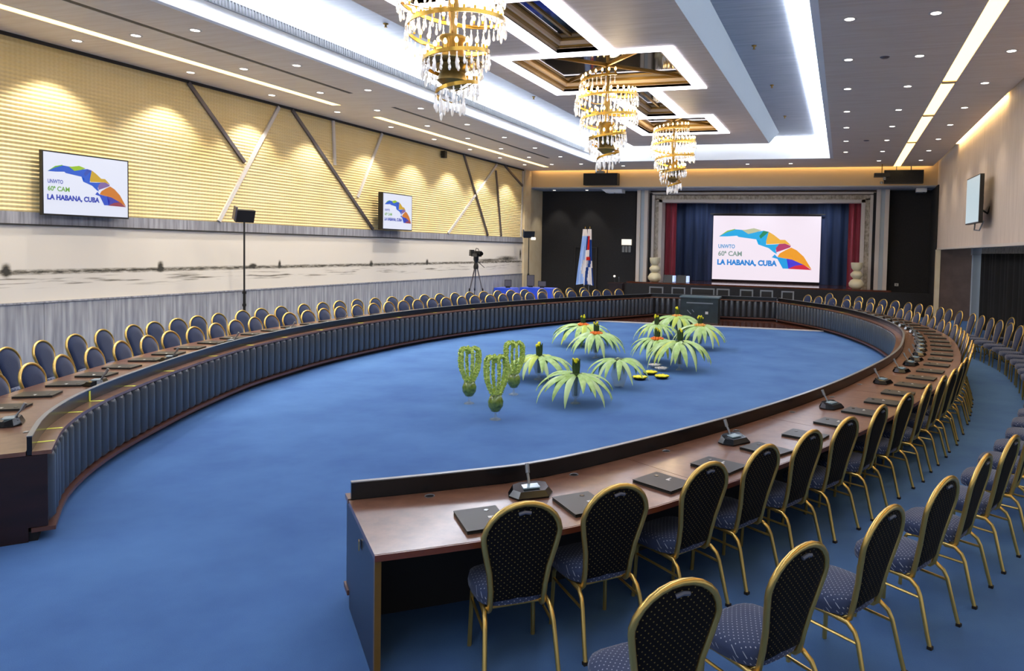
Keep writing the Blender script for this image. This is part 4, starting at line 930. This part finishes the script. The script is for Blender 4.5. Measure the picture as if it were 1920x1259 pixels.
# technicians' corner with blue cloth tables
for i, (x, y, w) in enumerate([(-14.0, 28.6, .8), (-12.9, 29.6, 1.5)]):
    t = thing('cloth_table', '%s technicians table under bright blue cloth at far left' % ['smaller', 'larger'][i], 'table', (x, y, 0)); MB().box(-w / 2, w / 2, -.4, .4, .72, .75).build('tabletop', M['bluecloth'], t, 0)
    mb = MB(); n_ = 40; ring = [(-w / 2, -.4), (w / 2, -.4), (w / 2, .4), (-w / 2, .4)]; pts = []
    for a, b in zip(ring, ring[1:] + ring[:1]):
        for k in range(10): s = k / 10; pts.append((a[0] + (b[0] - a[0]) * s, a[1] + (b[1] - a[1]) * s))
    vs = [(x_, y_, .75) for x_, y_ in pts] + [(x_ * (1.03 + .03 * (j % 2)), y_ * (1.05 + .05 * (j % 2)), .03) for j, (x_, y_) in enumerate(pts)]
    mb.add(vs, [(j, (j + 1) % n_, n_ + (j + 1) % n_, n_ + j) for j in range(n_)]).build('skirt', M['bluecloth'], t, 60)
for x, y, w, h, lb in ((-13.9, 28.55, .3, .35, 'small black monitor on the blue cloth table'), (-13.3, 29.6, .34, .55, 'upright grey screen at the corner light stand'), (-12.7, 29.5, .36, .3, 'open dark laptop on the larger blue cloth table')):
    t = thing('technician_screen', lb, 'monitor', (x, y, .751), .4); MB().box(-w / 2, w / 2, -.02, .02, .05, h).build('casing', M['blackm'], t, 0); MB().box(-w / 2 + .02, w / 2 - .02, -.024, -.02, .07, h - .02).build('screen', M['metal_dark'], t, 0); MB().box(-.1, .1, -.08, .08, 0, .05).build('stand', M['blackm'], t, 0)
# flags
def flag(x, y, label, cols, wtop, wbot, seed):
    t = thing('standing_flag', label, 'flag', (x, y, 0), 0, 'flags on poles left of the stage')
    MB().tube([(0, 0, 0.05), (0, 0, 3.45)], .015, 8).build('pole', M['silver'], t); MB().lathe([(0, 3.45), (.03, 3.47), (.0, 3.56)], 8).build('finial', M['brass'], t); MB().lathe([(0, 0), (.2, 0), (.2, .03), (.03, .07), (0, .07)], 16).build('base', M['brassd'], t)
    mb = MB(); nx, nz = 24, 16; vs = []
    for j in range(nz + 1):
        s = j / nz; z = 3.42 - 2.5 * s
        for i in range(nx + 1):
            q = i / nx - .5; w = wtop + (wbot - wtop) * s ** 1.1; vs.append((q * w + .02 * math.sin(s * 4 + seed), -.05 + .035 * (1 + s) * math.sin(q * 6 * PI + s * 2 + seed), z - abs(q) * .12 * s))
    fs = []; mi = []
    for j in range(nz):
        for i in range(nx):
            fs.append((j * (nx + 1) + i, j * (nx + 1) + i + 1, (j + 1) * (nx + 1) + i + 1, (j + 1) * (nx + 1) + i)); mi.append(cols(i / nx, j / nz))
    mb.add(vs, fs); mb.mi = mi
    mb.build('cloth', [M['flagl'], M['flagw'], M['flagr'], M['flagb']], t, 80)
    return t
def cuba(u, v):
    if v < .1: return 1
    if u < .16: return 1 if v > .35 else 3
    if v < .36: return 2 if .2 < u < .62 else (1 if u > .62 and v < .15 else 3)
    if v < .45: return 1 if u < .6 else 3
    if v < .54: return 2 if u < .7 else 3
    k = u + .22 * math.sin(v * 9)
    if k < .2: return 1
    if k < .55: return 3
    if k < .85: return 1
    return 3 if u > .9 else 1
def unf(u, v):
    if v < .08: return 1
    r = math.hypot((u - .62) * .5, (v - .68)) 
    return 1 if .07 < r < .17 or r < .03 else 0
flag(-11.28, 31.05, 'pale blue flag with a white emblem hanging left of the stage', unf, .2, .72, 1)
flag(-11.0, 30.9, 'red, white and blue striped flag hanging beside the pale blue one', cuba, .18, .5, 2)
# emergency light, sculptures, wedges, lamp lectern
t = thing('emergency_light', 'white emergency light box on the black wall left of stage', 'wall light', (-10.02, 33.5, 2.4)); MB().box(-.24, .24, -.06, .05, .35, .63).build('lamp_box', M['lumen'], t, 0)
for k in (-1, 0, 1): MB().box(k * .16 - .06, k * .16 + .06, -.03, .05, 0, .3).build('wall_switch', M['silver'], t, 0)
for x, lb in ((-8.35, 'cream stacked ceramic sculpture at the left end of the stage'), (.6, 'cream stacked ceramic sculpture at the right end of the stage')):
    t = thing('stacked_sculpture', lb, 'sculpture', (x, 32.6, 1.05), 0, 'stacked ceramic sculptures on the stage')
    MB().lathe([(0, 0), (.16, 0), (.3, .12), (.32, .24), (.24, .38), (.13, .44), (0, .44)], 24).build('lower_bowl', M['sculpt'], t, 60)
    MB().lathe([(0, .44), (.13, .44), (.24, .55), (.26, .64), (.18, .74), (.13, .78), (0, .78)], 24).build('middle_bowl', M['sculpt'], t, 60)
    MB().lathe([(0, .78), (.13, .78), (.22, .9), (.25, 1.08), (.24, 1.14), (.2, 1.14), (.18, 1.0), (0, .9)], 24).build('top_cup', M['sculpt'], t, 60)
for x, lb in ((-7.75, 'left black stage monitor wedge with a pale side'), (-7.1, 'right black stage monitor wedge with a pale side')):
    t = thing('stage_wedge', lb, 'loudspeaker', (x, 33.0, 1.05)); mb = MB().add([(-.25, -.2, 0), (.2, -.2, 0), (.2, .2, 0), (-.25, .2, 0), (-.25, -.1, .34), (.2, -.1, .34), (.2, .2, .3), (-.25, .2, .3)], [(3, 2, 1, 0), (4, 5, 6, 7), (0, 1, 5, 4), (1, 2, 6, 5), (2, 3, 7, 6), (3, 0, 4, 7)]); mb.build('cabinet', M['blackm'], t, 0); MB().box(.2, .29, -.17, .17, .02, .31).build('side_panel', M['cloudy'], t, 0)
t = thing('lectern', 'dark lectern with a small pale lamp left of the stage', 'lectern', (-9.6, 30.7, 0)); MB().box(-.3, .3, -.2, .2, 0, 1.0).build('body', M['endpanel2'], t, 0); MB().box(-.36, .36, -.26, .26, 1.0, 1.05).build('top', M['endpanel2'], t, 0); MB().tube([(-.1, 0, 1.05), (-.1, -.05, 1.3)], .01, 6).build('lamp_neck', M['metal_dark'], t); MB().lathe([(0, 1.28), (.05, 1.3), (.05, 1.36), (0, 1.38)], 12, (-.1, -.05, 0)).build('lamp_head', M['lumen'], t)
MB().tube([(.1, 0, 1.05), (.12, -.08, 1.25)], .008, 6).tube([(.12, -.08, 1.25), (.12, -.1, 1.3)], .016, 6).build('microphone', M['silver'], t)
t = thing('wall_socket', 'small pale wall socket on the black wall right of stage', 'socket', (2.28, 33.5, 1.2)); MB().box(-.08, .08, -.02, .05, 0, .12).build('plate', M['print'], t, 0); MB().box(-.03, .03, -.03, -.02, .03, .09).build('insert', M['silver'], t, 0)

for i, x in enumerate((-6.8, -3.8, -.8)):  # unseen lamps added to brighten the stage curtains and backdrop
    t = thing('stage_lamp', 'small stage lamp behind the lintel, %s' % ['left', 'centre', 'right'][i], 'stage lamp', (x, 34.25, 5.3)); MB().lathe([(0, 0), (.1, 0), (.12, -.2), (0, -.2)], 12, (0, 0, .1)).build('can', M['blackm'], t, 50)
    MB().tube([(0, 0, .1), (0, 0, .6)], .015, 6).build('hanger', M['blackm'], t)
    l = bpy.data.lights.new('stage_wash', 'SPOT'); l.energy = 70; l.color = (.75, .85, 1); l.spot_size = 2.2; l.spot_blend = 1; o = ob('stage_wash', l, t, (0, 0, -.15)); o.rotation_euler = (.35, 0, 0)
